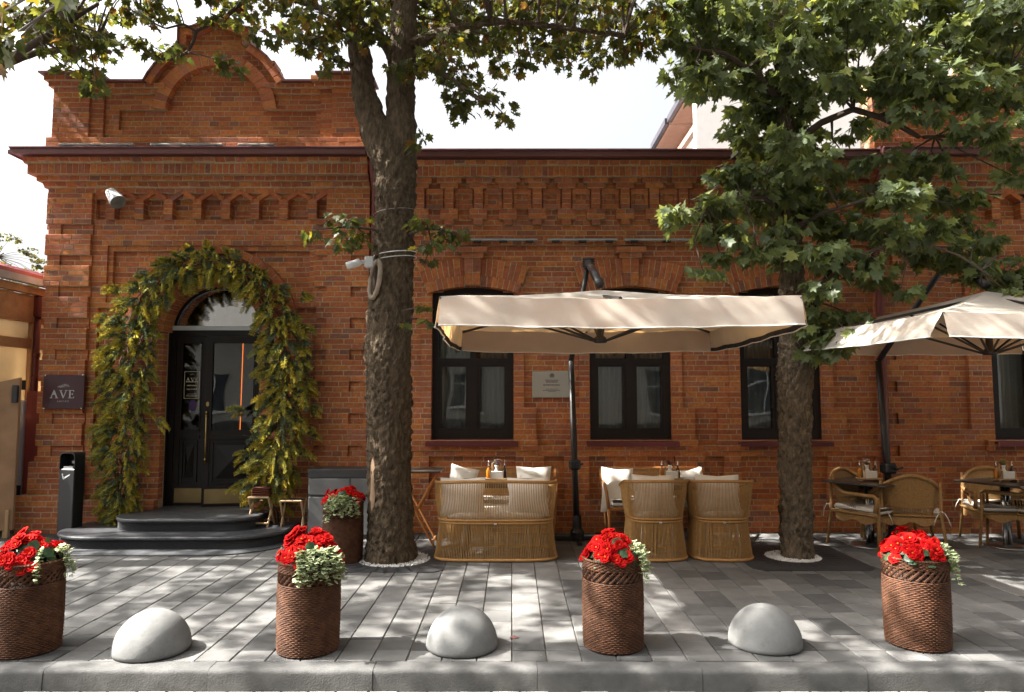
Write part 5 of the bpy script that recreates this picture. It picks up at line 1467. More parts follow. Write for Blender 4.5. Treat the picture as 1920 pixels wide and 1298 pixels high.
# ================================================================ UMBRELLAS
def umbrella(x0, x1, y0, y1, ze, zp, val, mast, top, lab, seed, flare=(.10,.10,.10,.10), tilt=0., rz=0):
    o = empty('cantilever_umbrella', ((x0+x1)/2, (y0+y1)/2, 0), rz, lab, 'umbrella', 'cream cantilever umbrellas over the seats')
    cx, cy = (x0+x1)/2, (y0+y1)/2; O = Vector((cx, cy, 0))
    cs = [Vector((x0,y0,0)), Vector((x1,y0,0)), Vector((x1,y1,0)), Vector((x0,y1,0))]
    zed = lambda y: ze + tilt*(y-y0)/(y1-y0)
    pk = Vector((cx, cy, zp)); m = MB()
    for s in range(4):
        A, B = cs[s], cs[(s+1) % 4]; outn = Vector(((A.x+B.x)/2-cx, (A.y+B.y)/2-cy, 0)).normalized()
        def fn(u, v, A=A, B=B):
            e = A.lerp(B, u); e.z = zed(e.y)
            q = pk.lerp(e, v); q.z += -.075*math.sin(PI*v)*(1-.7*abs(2*u-1)) + .014*noise.noise(Vector((q.x*2.3, q.y*2.3, seed)))*v + .006*noise.noise(Vector((q.x*6, q.y*6, seed)))*v
            q.z -= .05*(1-abs(2*u-1)**2)*v**4*.5
            return q
        n = 24; g = grid(fn, n, 14); m.add(g.v, g.f)
        fl_ = flare[s]
        def fv(u, v, A=A, B=B, outn=outn, s=s, fl_=fl_):
            e = A.lerp(B, u); e.z = zed(e.y) - .05*.5*(1-abs(2*u-1)**2) + .014*noise.noise(Vector((e.x*2.3, e.y*2.3, seed))) + .006*noise.noise(Vector((e.x*6, e.y*6, seed)))
            rip = (.012*math.sin(u*9+seed+s)+.02*noise.noise(Vector((u*6+v*1.2, v*1.2, seed+s*3)))+.014*noise.noise(Vector((u*17+v*4, v*1.5, seed+s*3))))*v
            q = e + outn*(fl_*v+rip) + Vector((0, 0, -val*v*(1-.0*abs(2*u-1))))
            ed = 1-min(1, (1-abs(2*u-1))/.06)
            if ed > 0: q -= outn*ed*ed*.02*v
            return q
        g = grid(fv, 48, 6); m.add(g.v, g.f)
        b = MB(); 
        tr = [Vector(fv(i/40, 1)) for i in range(41)]
        b.tube(tr, .006, 4); q = b.build('hem', MT['cushion'], o); q.location = -O
        if s in (1, 3):
            b = MB()
            b.add([v_ for i in range(41) for v_ in (Vector(fv(i/40, .82))+outn*(-.006), Vector(fv(i/40, .99))+outn*(-.006))], [(2*i, 2*i+2, 2*i+3, 2*i+1) for i in range(40)])
            q = b.build('black_hem_band', MT['trim_black'], o); q.location = -O
    q = m.build('canopy', MT['canvas'], o, True); q.location = -O
    # frame: hub, ribs, struts
    hz = ze - .26; b = MB(); b.lathe([(0,-.02),(.06,-.02),(.075,0),(.06,.03),(.035,.05),(.03,.5)], 16, (cx, cy, hz)); q = b.build('hub', MT['umbrella_metal'], o, True); q.location = -O
    ends = cs + [(cs[i]+cs[(i+1) % 4])/2 for i in range(4)]
    for e in ends:
        e = Vector((e.x, e.y, zed(e.y)-.02)); t = Vector((cx, cy, zp-.06)); b = MB(); b.tube([t, e], .014, 6); q = b.build('rib', MT['umbrella_metal'], o); q.location = -O
        mid = t.lerp(e, .58)-Vector((0,0,.01)); b = MB(); b.tube([(cx+(mid.x-cx)*.06, cy+(mid.y-cy)*.06, hz), mid], .012, 6); q = b.build('strut', MT['umbrella_metal'], o); q.location = -O
    # mast and arm
    b0, b1 = Vector(mast[0]), Vector(mast[1]); b = MB(); b.tube([b0, b1], [.042, .036], 10); q = b.build('mast', MT['umbrella_metal'], o, True); q.location = -O
    b = MB(); b.tube([b1, Vector(top)], .032, 10); q = b.build('upper_mast', MT['umbrella_metal'], o, True); q.location = -O
    b = MB(); b.tube([Vector(top), (cx, cy, zp+.06)], .045, 8); q = b.build('arm', MT['umbrella_metal'], o, True); q.location = -O
    b = MB(); tv = Vector(top); b.bbox((tv.x-.055, tv.y-.07, tv.z-.10), (tv.x+.055, tv.y+.07, tv.z+.05), .015)
    for k in range(4): b.tube([(tv.x-.075, tv.y-.05, tv.z-.06+k*.03-.0), (tv.x+.075, tv.y-.05, tv.z-.06+k*.03)], .012, 6)
    q = b.build('joint', MT['black_metal'], o); q.location = -O
    b = MB(); h = b0.lerp(b1, .42); b.bbox((h.x-.07, h.y-.09, h.z-.06), (h.x+.07, h.y+.06, h.z+.06), .02); b.tube([(h.x+.02, h.y-.09, h.z), (h.x+.02, h.y-.15, h.z), (h.x+.09, h.y-.15, h.z+.02)], .012, 6); q = b.build('crank', MT['black_metal'], o); q.location = -O
    b = MB()
    for a in range(4):
        M_ = Matrix.Translation((b0.x, b0.y, .003)) @ Matrix.Rotation(a*PI/2+.0, 4, 'Z'); b.bbox((0, -.03, 0), (.34, .03, .05), .008, M=M_)
    b.lathe([(.09,0),(.09,.10),(.06,.14),(.05,.3)], 14, (b0.x, b0.y, .003)); q = b.build('foot', MT['black_metal'], o); q.location = -O
f0, f1 = P(823, 553, 5.55), P(1508, 553, 5.55)
umbrella(f0.x, f1.x, 5.6, 8.25, f0.z+.0, P(1100, 541, 6.95).z-.02, .245, ((.80, 8.66, 0), (.735, 8.62, 2.2)), (P(1103, 500, 8.5).x, 8.5, P(1103, 492, 8.5).z), 'large cream cantilever umbrella over the sofa and barrel chairs', 1, (.085,.05,-.02,.05), -.03)
B_ = P(1770, 575, 5.9)
umbrella(3.42, 6.42, 5.9, 8.35, B_.z-.06, B_.z+.32, .215, ((P(1690, 890, 8.3).x+.03, 8.35, 0), (P(1664, 680, 8.3).x, 8.3, 2.18)), (P(1835, 487, 7.6).x, 7.9, P(1835, 480, 7.9).z), 'cream cantilever umbrella over the wicker armchairs at right', 5, (.09,.06,-.02,.16), .03, math.radians(7))
# ================================================================ TREES
LEAFO = [(0,0),(.30,-.05),(.27,.12),(.56,.33),(.30,.41),(.31,.70),(.12,.63),(0,1)]
LEAFO = LEAFO + [(-x, y) for x, y in LEAFO[-2:0:-1]]
def leaf_verts(p, d, up, s, r):
    d = d.normalized(); sd_ = d.cross(up)
    if sd_.length < 1e-4: sd_ = d.orthogonal()
    sd_.normalize(); n = sd_.cross(d)
    cu, fo = r.uniform(-.25, .10), r.uniform(.05,.28)
    v = [p + d*(s*.30) - n*(cu*s*.09)]
    for x, y in LEAFO: v.append(p + sd_*(x*s) + d*(y*s) + n*(s*(fo*abs(x) + cu*y*y)))
    return v, n
NL = len(LEAFO); LF = [(0, 1+i, 1+(i+1) % NL) for i in range(NL)]
def bark_tube(path, n, amp, seed, zstep=.035, flare=0):
    """path: (x,y,z,r); ridged bark as real relief"""
    pts = [Vector(q[:3]) for q in path]; S = [0]
    for a, b in zip(pts, pts[1:]): S.append(S[-1]+(b-a).length)
    m = int(S[-1]/zstep); v = []
    def at(s):
        for i in range(len(S)-1):
            if s <= S[i+1]+1e-9:
                t = (s-S[i])/(S[i+1]-S[i]); t2 = t*t*(3-2*t)
                return pts[i].lerp(pts[i+1], t), path[i][3]*(1-t2)+path[i+1][3]*t2
        return pts[-1], path[-1][3]
    up = Vector((1, 0, 0))
    for k in range(m+1):
        s = S[-1]*k/m; c, r = at(s); d = (at(min(S[-1], s+.05))[0]-at(max(0, s-.05))[0]).normalized()
        u = (up - d*up.dot(d)).normalized(); w = d.cross(u)
        for j in range(n):
            a = 2*PI*j/n; q = Vector((math.cos(a)*r*30, math.sin(a)*r*30, s*10.5+seed))
            ri = abs(noise.noise(q)) + .5*abs(noise.noise(q*2.1))
            lump = noise.noise(Vector((math.cos(a)*1.4, math.sin(a)*1.4, s*1.5+seed)))
            rr = r*(1+.05*lump) + amp*(ri-.4) + flare*math.exp(-s*5)*(.6+.4*math.cos(a*5+seed))
            v.append(c + (u*math.cos(a)+w*math.sin(a))*rr)
    mb = MB(); mb.add(v, [(k*n+j, k*n+(j+1) % n, (k+1)*n+(j+1) % n, (k+1)*n+j) for k in range(m) for j in range(n)] + [tuple(m*n+j for j in range(n))])
    return mb
def tree(label, base, trunk, limbs, clusters, cols, barkm, seed, nparts, size=(.09,.15), seeds=0, group='maple trees along the pavement', amp=.06):
    r = random.Random(seed); B = Vector(base)
    o = empty('maple_tree', B, 0, label, 'tree', group)
    q = bark_tube(trunk, 72, amp, seed, .022, flare=.02).build('trunk', MT[barkm], o, True); q.location = -B
    nodes = []
    for L in limbs:
        q = bark_tube(L, 26 if L[0][3] > .05 else 12, amp*.8 if L[0][3] > .05 else .003, seed+len(nodes), .05).build('limb', MT[barkm if L[0][3] > .06 else 'twig'], o, True); q.location = -B
        for i in range(len(L)-1):
            for t in (0, .33, .66): nodes.append((Vector(L[i][:3]).lerp(Vector(L[i+1][:3]), t), L[i][3]))
    for i in range(len(trunk)-1): nodes.append((Vector(trunk[i][:3]), .1))
    tw = MB(); leaves = []
    for (c, rad, n) in clusters:
        c = Vector(c); rad = Vector(rad)
        nd, nr = min(nodes, key=lambda w: (w[0]-c).length + max(0, w[0].z-c.z)*.2)
        mid = nd.lerp(c, .5)+Vector((r.uniform(-.1,.1), r.uniform(-.1,.1), .12*(nd-c).length*.4))
        tw.tube([nd, mid, c], [min(.018, nr*.6), .009, .005], 5, cap=False)
        nt_ = max(1, round(n/6))
        for _ in range(nt_):
            while 1:
                e = Vector((r.uniform(-1,1), r.uniform(-1,1), r.uniform(-1,1)))
                if e.length < 1: break
            e = c + Vector((e.x*rad.x, e.y*rad.y, e.z*rad.z))
            if (e-c).length > .08: tw.tube([c, c.lerp(e, .5)+Vector((0,0,.03)), e], [.004, .003, .002], 3, cap=False)
            out = (e-c); out.z *= .3
            nl = r.randint(4, 8)
            for k in range(nl):
                a = r.uniform(0, 2*PI)
                d = Vector((math.cos(a), math.sin(a), -r.uniform(.35, 1.9))) + out.normalized()*.5 if out.length > 0 else Vector((math.cos(a), math.sin(a), -.5))
                p = e + Vector((d.x, d.y, r.uniform(-.4,.4)))*r.uniform(.02,.10)
                s = r.uniform(*size); up = Vector((r.uniform(-.9,.9), r.uniform(-.9,.9), 1))
                v, nn = leaf_verts(p, d, up, s, r)
                k_ = r.uniform(.75,1.25); cc = r.choices([w[0] for w in cols], [w[1] for w in cols])[0]
                leaves.append((v, tuple(q_*k_ for q_ in cc), p, nn, s))
    def ar(L):
        p = L[2]
        if p.y < .5: return 0
        x, y = proj(p)
        if not (5 < x < 1915 and 5 < y < 1290): return 0
        vd = (p-Vector((0,0,CH))); return abs(vd.normalized().dot(L[3]))*L[4]**2/vd.length**2
    idx = sorted(range(len(leaves)), key=lambda i: -ar(leaves[i])); top = set(i for i in idx[:nparts] if ar(leaves[i]) > 0); fo = MB()
    for i, (v, c, p, nn, s) in enumerate(leaves):
        if i in top:
            m = MB(); m.add([w-p for w in v], LF, c); q = m.build('leaf', MT['leaf'], o); q.location = p-B
        else: fo.add(v, LF, c)
    for _ in range(seeds):
        L = leaves[r.randrange(len(leaves))]; p = L[2]; k = r.uniform(.8,1.2)
        for j in range(9):
            q = p + Vector((r.uniform(-.03,.03), r.uniform(-.03,.03), -r.uniform(.02,.11))); d = Vector((r.uniform(-.6,.6), r.uniform(-.6,.6), -1)).normalized()*r.uniform(.03,.045); w = d.orthogonal().normalized()*.007
            fo.add([q, q+d*.5+w, q+d, q+d*.5-w], [(0,1,2,3)], (.20*k,.27*k,.06*k))
    q = tw.build('twigs', MT['twig'], o); q.location = -B; tag(q, kind='stuff')
    q = fo.build('foliage', MT['leaf'], o); q.location = -B; tag(q, kind='stuff')
    return o
def crown(c, rx, ry, rz, n, per, r, zmin=None, cr=.42):
    out = []
    while len(out) < n:
        e = Vector((r.uniform(-1,1), r.uniform(-1,1), r.uniform(-1,1)))
        if not .25 < e.length < 1: continue
        q = Vector((c[0]+e.x*rx, c[1]+e.y*ry, c[2]+e.z*rz))
        if zmin and q.z < zmin: continue
        out.append((q, (cr, cr, cr*.6), per))
    return out
RT = random.Random(5)
def pc(px, py, rpx, n, Y, dy=.5, fl=.75):
    y = Y+RT.uniform(-dy, dy); q = P(px, py, y); k = rpx*y/FPX
    return (q, (k, min(.4, k), k*fl), n)
def pth(lst, Y, k=1.0):
    out = []
    for (px, py, rp, *dy) in lst:
        y = Y+(dy[0] if dy else 0); q = P(px, py, y); out.append((q.x, q.y, q.z, rp*y/FPX*k))
    return out
# ---- the thick left tree
Y1 = T1.y
tr1 = pth([(733,1082,49),(733,1040,46),(732,1000,42),(730,900,40),(730,800,40),(728,720,41),(727,655,42),(730,600,40),(734,540,40),(738,480,38),(741,400,37),(742,330,39),(738,285,42)], Y1)
lb1 = [pth([(735,300,38),(712,258,34),(693,215,27),(681,170,23),(676,110,21),(668,60,20),(657,0,19),(640,-120,16),(600,-400,10),(560,-700,5)], Y1),
       pth([(745,310,37),(752,255,31),(751,200,28),(752,140,28),(756,80,27),(760,0,24,.1),(775,-150,20,.2),(800,-450,13,.3),(815,-800,6,.3)], Y1),
       pth([(751,150,12),(728,95,9,-.1),(706,50,7,-.2),(690,0,6,-.3)], Y1),
       pth([(756,90,11),(830,60,9,-.3),(920,40,7,-.5),(1010,45,5,-.6),(1110,60,4,-.6),(1200,70,3,-.5)], Y1),
       pth([(754,130,7),(800,120,5,-.3),(850,150,4,-.5),(900,190,2.5,-.6)], Y1),
       pth([(668,60,7),(600,15,6,.3),(520,-10,5,.5),(460,0,4.5,.6),(420,35,4,.6),(368,58,3.6,.6),(364,75,3,.6),(352,98,2.8,.6),(325,112,2.4,.6),(303,112,2,.6),(292,103,1.4,.6)], Y1),
       pth([(366,58,2.6,.6),(345,45,2.2,.55),(310,54,2,.5),(285,42,1.7,.5),(255,20,1.5,.5)], Y1),
       pth([(745,455,4),(700,430,3,-.2),(650,425,2.5,-.35),(600,430,1.5,-.45)], Y1), pth([(755,445,4),(790,430,3,-.3),(830,430,2,-.35),(870,440,1.3,-.4)], Y1)]
cl1 = []
for (px, py, rp, n) in ((430,120,22,26),(395,15,30,30),(260,25,32,36),(300,15,35,38),(255,85,22,22),(290,90,28,26),(325,100,16,10),(240,15,25,24),(455,20,40,42),(505,15,45,55),(550,30,45,60),(600,25,50,70),(590,75,35,42),(620,110,26,30),(640,60,35,46),(560,80,30,26),(490,60,25,18),(690,20,50,70),
        (700,70,30,30),(760,20,55,90),(770,90,42,60),(765,130,25,26),(820,30,55,90),(830,90,45,64),(855,140,35,40),(835,185,26,22),(880,175,28,26),(925,190,26,22),(860,215,20,14),(950,220,18,12),(900,150,30,26),(885,60,55,90),(950,40,55,90),(945,95,40,52),(975,125,22,18),(1015,40,55,86),(1030,90,40,52),(1085,40,55,86),(1090,95,38,50),(1110,125,25,22),(1150,35,50,76),(1160,90,38,48),(1205,30,45,60),(1215,75,32,36),(1000,0,60,70),(1120,0,60,70),(880,0,60,70),(1060,15,60,60),(1240,10,30,30),(740,0,60,60)):
    cl1.append(pc(px, py, rp, max(6, round(n*1.7)), Y1, .8 if py < 120 else .4))
for (px, py, rp, n) in ((600,430,26,16),(645,420,34,34),(672,445,26,24),(640,455,20,14),(800,420,24,24),(830,435,32,34),(860,440,20,16),(810,455,26,18),(795,495,12,6),(790,575,14,5),(745,612,14,4),(808,605,10,4),(790,270,12,5),(785,250,10,4)):
    cl1.append(pc(px, py, rp, n, Y1-.38, .12))
cl1 += crown((T1.x+.1, T1.y-.6, 8.1), 3.2, 3.3, 2.1, 105, 84, RT, 6.35, .34)
cl1 += crown((-3.5, 6.4, 7.5), 1.7, 2.7, 1.25, 22, 84, RT, 6.35, .34)  # extra crown patch above the view, added between the trees to shade the umbrella
COLS1 = [((.085,.10,.030), 5), ((.105,.115,.030), 4), ((.065,.085,.028), 4), ((.18,.16,.03), 1.6), ((.15,.085,.03), 1.4), ((.26,.24,.04), .4)]
TR1 = tree('thick forked maple tree with rough trunk left of centre', T1, tr1, lb1, cl1, COLS1, 'bark', 21, 300, (.075,.125))
# burl and bare patch on the trunk
def scars():
    Y = Y1-.24; m = MB(); c = P(704, 525, Y1-.19)
    n = 22
    pts = []
    for i in range(n):
        a = 2*PI*i/n; pts.append(Vector((c.x+.062*math.cos(a)+.03*math.sin(a), c.y-.02-.075*math.cos(a-.3), c.z+.20*math.sin(a))))
    m.tube(pts, [.026+.006*math.sin(3*i) for i in range(n)], 8, closed=True)
    q = m.build('burl', MT['callus'], TR1, True); q.location = -T1
    m = MB(); m.lathe([(0,-.02),(.06,-.01),(.075,.0)], 16); q = m.build('burl_hollow', MT['hollow'], TR1, True); q.location = c+Vector((-.01,-.012,0))-T1; q.scale = (.9, .9, 2.6); q.rotation_euler = (PI/2, 0, -.75); q.scale = (.85, 2.4, .5)
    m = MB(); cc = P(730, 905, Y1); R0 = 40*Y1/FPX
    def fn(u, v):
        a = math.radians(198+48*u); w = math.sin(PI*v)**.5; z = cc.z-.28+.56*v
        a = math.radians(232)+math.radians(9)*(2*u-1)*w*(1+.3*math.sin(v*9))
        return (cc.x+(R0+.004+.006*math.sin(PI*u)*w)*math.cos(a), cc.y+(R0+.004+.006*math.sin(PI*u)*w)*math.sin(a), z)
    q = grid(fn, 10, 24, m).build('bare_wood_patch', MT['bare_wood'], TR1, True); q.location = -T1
scars()
# wires round the trunk, and the camera
def wire(py, rr, lab, n=1, mt='white_plastic', th=.004):
    m = MB(); c = P(741, py, Y1); R0 = 38*Y1/FPX+.012
    for k in range(n):
        m.tube([(c.x+R0*math.cos(a*PI/20), c.y+R0*math.sin(a*PI/20), c.z-k*.085+.03*math.sin(a*PI/20+1.2)) for a in range(40)], th, 5, closed=True)
    o = m.build('trunk_strap', MT[mt], None, True); tag(o, lab, 'strap', 'straps tied round the thick trunk')
wire(400, 0, 'thin wire tied round the thick trunk high up', 1, 'steel', .0028)
wire(478, 0, 'pale strap round the thick trunk holding the camera', 1, 'white_plastic', .006)
wire(487, 0, 'second pale strap round the thick trunk just above the burl', 1, 'white_plastic', .005)
def cctv():
    a = P(694, 492, Y1-.10); o = empty('security_camera', a, 0, 'white security camera strapped to the thick tree trunk', 'camera')
    m = MB(); m.bbox((-.055, -.05, -.065), (.05, .05, .06), .012); m.build('junction_box', MT['white_plastic'], o)
    m = MB(); m.tube([(-.05,-.02,0), (-.09,-.03,-.005), (-.12,-.04,-.01)], .022, 10); m.build('arm', MT['white_plastic'], o, True)
    m = MB(); m.lathe([(0,-.085),(.034,-.085),(.04,-.075),(.042,.06),(.034,.075),(0,.078)], 18); q = m.build('camera_body', MT['white_plastic'], o, True); q.location = (-.165, -.06, -.03); q.rotation_euler = (PI/2*.85, 0, math.radians(105)); q.rotation_euler = Vector((.9, .25, .33)).to_track_quat('Z', 'Y').to_euler()
    m = MB(); m.lathe([(0,-.087),(.03,-.0865)], 18); k = m.build('lens', MT['lens_grey'], o); k.location = q.location; k.rotation_euler = q.rotation_euler
cctv()
# ---- the slim right tree
Y2 = T2.y
tr2 = pth([(1496,1070,30),(1495,1030,28),(1493,960,27.5),(1491,850,28),(1490,740,29.5),(1491,690,32),(1490,655,28),(1487,600,25),(1484,520,22),(1480,430,20),(1476,330,18),(1470,220,15),(1466,110,13),(1463,0,11.5),(1460,-250,8),(1462,-600,3)], Y2)
lb2 = [pth([(1488,600,7),(1505,575,6,-.2),(1540,530,5,-.35),(1590,490,4,-.5),(1660,460,3,-.6),(1730,455,2.5,-.7),(1800,480,2,-.9),(1860,520,1.5,-1.0)], Y2),
       pth([(1474,280,8),(1540,230,6.5,-.3),(1600,205,6,-.5),(1650,220,5.5,-.55),(1690,238,5,-.6),(1725,258,4,-.6),(1768,255,2,-.6)], Y2),
       pth([(1645,219,4.5,-.55),(1700,200,4,-.6),(1760,170,3.5,-.7),(1840,140,2.5,-.7),(1920,120,2,-.7)], Y2),
       pth([(1470,200,7),(1420,140,5,-.3),(1360,100,4,-.5),(1290,90,2.5,-.6)], Y2), pth([(1468,120,7),(1540,60,5,.3),(1640,20,4,.4),(1760,-20,3,.4),(1880,-40,2,.3)], Y2),
       pth([(1478,400,5),(1430,370,4,-.4),(1370,370,3,-.6),(1300,400,1.6,-.7)], Y2), pth([(1480,440,5),(1540,400,4,-.4),(1640,370,3,-.6),(1760,370,2,-.7)], Y2),
       pth([(1466,60,6),(1400,10,5,.3),(1320,-30,4,.4)], Y2)]
cl2 = []
for (px, py, rp, n) in (
    (1285,20,40,50),(1340,20,50,70),(1400,20,50,72),(1460,20,50,60),(1520,20,50,72),(1590,20,55,76),(1660,20,55,76),(1730,20,55,76),(1800,25,55,76),(1870,30,50,64),(1900,60,30,40),
    (1280,80,36,46),(1330,80,45,64),(1390,80,48,68),(1440,90,40,48),(1500,80,45,60),(1560,90,45,54),(1630,70,45,54),(1700,80,50,64),(1770,85,50,70),(1840,90,50,70),(1895,110,35,46),
    (1285,135,34,44),(1330,145,40,48),(1390,140,42,50),(1440,160,38,44),(1500,150,42,54),(1560,160,38,38),(1620,150,38,36),(1690,150,48,56),(1760,160,48,60),(1830,165,48,60),(1890,185,36,48),(1690,110,40,40),
    (1300,170,26,18),(1400,195,38,40),(1450,220,40,46),(1500,215,38,36),(1400,245,34,32),(1440,280,42,50),(1500,270,36,36),(1600,240,26,14),(1660,230,30,18),(1720,210,34,26),(1790,230,34,26),(1860,240,36,36),(1900,280,26,26),
    (1420,330,42,50),(1370,330,28,28),(1480,340,40,44),(1490,200,36,30),(1485,260,36,30),(1480,310,30,24),(1485,370,30,24),(1475,430,26,18),(1540,300,32,26),(1590,300,30,22),(1640,300,36,32),(1700,310,40,40),(1760,310,36,34),(1560,350,38,38),(1620,360,38,38),(1690,370,40,42),(1750,370,38,38),(1805,370,28,22),(1900,330,22,18),
    (1270,405,22,20),(1310,395,32,30),(1350,385,34,34),(1400,385,38,44),(1450,400,38,42),(1330,430,24,18),(1380,440,30,28),(1440,450,34,34),(1510,410,36,36),(1570,420,40,46),(1630,430,38,42),(1690,430,40,46),(1750,430,38,40),(1810,420,32,30),(1840,450,26,22),
    (1320,515,20,12),(1350,480,22,16),(1420,480,28,24),(1470,480,26,16),(1530,470,36,38),(1580,490,32,28),(1640,500,28,22),(1650,530,24,16),(1700,480,30,24),(1780,480,30,26),(1830,500,34,32),(1880,520,34,34),(1905,560,26,24),(1860,560,28,22),(1900,480,16,8),
    (1540,540,28,26),(1560,590,26,22),(1540,620,26,22),(1590,625,24,20),(1560,650,26,20),(1600,590,18,10),(1530,580,22,16),(1535,660,14,8),(1690,540,14,6)):
    cl2.append(pc(px, py, rp, round(n*2.1), Y2-.35, .75 if py < 460 else .35))
cl2 += crown((T2.x+.2, T2.y-.4, 8.2), 2.8, 2.8, 2.1, 60, 80, RT, 6.4, .34)
COLS2 = [((.135,.175,.078), 6), ((.155,.195,.08), 5), ((.115,.15,.075), 4), ((.19,.225,.075), 2), ((.24,.26,.07), .8)]
TR2 = tree('slim maple tree with dense low green crown at right', T2, tr2, lb2, cl2, COLS2, 'bark2', 33, 300, (.10,.165), 120)
m = MB()
for i in range(60):
    a = 2*PI*i/60; 
c = P(1490, 678, Y2); m.lathe([(.0,-.14),(.11,-.11),(.165,-.03),(.168,.02),(.15,.08),(.12,.11)], 24)
v2 = [(x*(1+.09*noise.noise(Vector((x*14, y*14, z*14)))), y*(1+.09*noise.noise(Vector((y*14, x*14, z*11)))), z) for x, y, z in m.v]; m.v = v2
q = m.build('graft_swelling', MT['bark'], TR2, True); q.location = c-T2
m = MB(); c = P(1490, 652, Y2); m.tube([(c.x+.155*math.cos(a*PI/16), c.y+.155*math.sin(a*PI/16), c.z+.008*math.sin(a)) for a in range(32)], .006, 5, closed=True)
o = m.build('trunk_wire', MT['black_metal']); tag(o, 'thin black wire tied round the slim trunk', 'wire')
# ---- street trees of the same row standing outside the picture, whose shade falls across the paving
def plain_tree(label, x, y, seed, cl_extra, nparts, per=40, n=80, cz=8.0, rz=2.2, zmin=6.1):
    r = random.Random(seed); zt = 9.6
    trk = [(x, y, 0, .2), (x+.02, y, 1.5, .17), (x, y+.03, 3.2, .15), (x+.05, y, 5, .12), (x, y, 7.2, .07), (x, y, zt, .03)]
    lim = []
    for k in range(7):
        a = 2*PI*k/7+r.uniform(-.3,.3); z = 4.6+.5*k; L = 2.0-.1*k
        lim.append([(x, y, z, .06), (x+L*.5*math.cos(a), y+L*.5*math.sin(a), z+.8, .04), (x+L*math.cos(a), y+L*math.sin(a), z+1.3, .02)])
    return tree(label, (x, y, 0), trk, lim, cl_extra + crown((x, y-.6, cz), 3.1, 3.3, rz, n, per, r, zmin, .34), COLS1, 'bark2', seed, nparts, (.085,.135), amp=.02)
YT = 7.35
ex = []
for (px, py, rp, n) in ((60,25,28,24),(100,40,26,22),(75,60,22,14),(110,75,24,18),(140,70,22,16),(150,95,22,16),(135,40,18,10),(185,60,20,14),(195,85,22,16),(160,120,18,12),(190,95,22,14),(78,86,12,5),(120,115,12,6),(160,140,22,16),(180,150,18,12),(178,172,12,6),(55,70,10,3),(130,135,8,3)):
    ex.append(pc(px, py, rp, n, YT-.2, .3))
for (px, py, rp, n) in ((-8,30,22,14),(5,80,16,8),(-5,110,12,5),(122,6,12,4)):
    y = 3.4; q = P(px, py, y); ex.append((q, (rp*y/FPX,)*3, n))
for q in ((-4.3,4.6,7.1),(-5.0,4.7,7.9),(-3.9,4.4,6.6),(-2.6,4.7,7.2),(-1.6,4.6,7.9)): ex.append((q, (.36,.36,.22), 84))  # unseen leaf clusters added along the sun's path to shade bollards and planters
plain_tree('maple sprays hanging into the top left corner of the picture', -6.35, YT, 51, ex, 160, 84, 110)
GT = plain_tree('street maple standing out of the picture further left', -10.9, YT+.1, 52, [(q, (.36,.36,.22), 84) for q in ((-9.4,4.6,6.9),(-10.2,4.7,7.8),(-8.9,4.4,6.3),(-11.6,4.7,7.2))], 0, 84, 105, 7.4, 2.6, 4.6)  # its extra clusters are added out of view to shade the left bollard
plain_tree('street maple standing out of the picture further right', 8.1, YT, 53, [], 0, 84, 100, 7.4, 2.5, 4.9)
# background and opposite trees: copies of that tree
def tcopy(x, y, s, rz, lab, grp):
    c = copy_tree(GT); c.location = (x, y, 0); c.rotation_euler[2] = rz; c.scale = (s, s, s); tag(c, lab, 'tree', grp)
    return c
q = P(35, 450, 21); tcopy(q.x-1.6, 21, .70, 1.0, 'pale leafy tree beyond the neighbouring veranda roof', 'distant trees')
for i, (x, y, s) in enumerate(((-7.5,-7.6,1.0), (-2.6,-8.2,.95), (3.2,-7.4,1.05), (8.6,-8,1.0))):
    tcopy(x, y, s, i*1.3, ['street maple across the road, first from the left', 'street maple across the road, second from the left', 'street maple across the road, third from the left', 'street maple across the road, fourth from the left'][i], 'trees across the road')
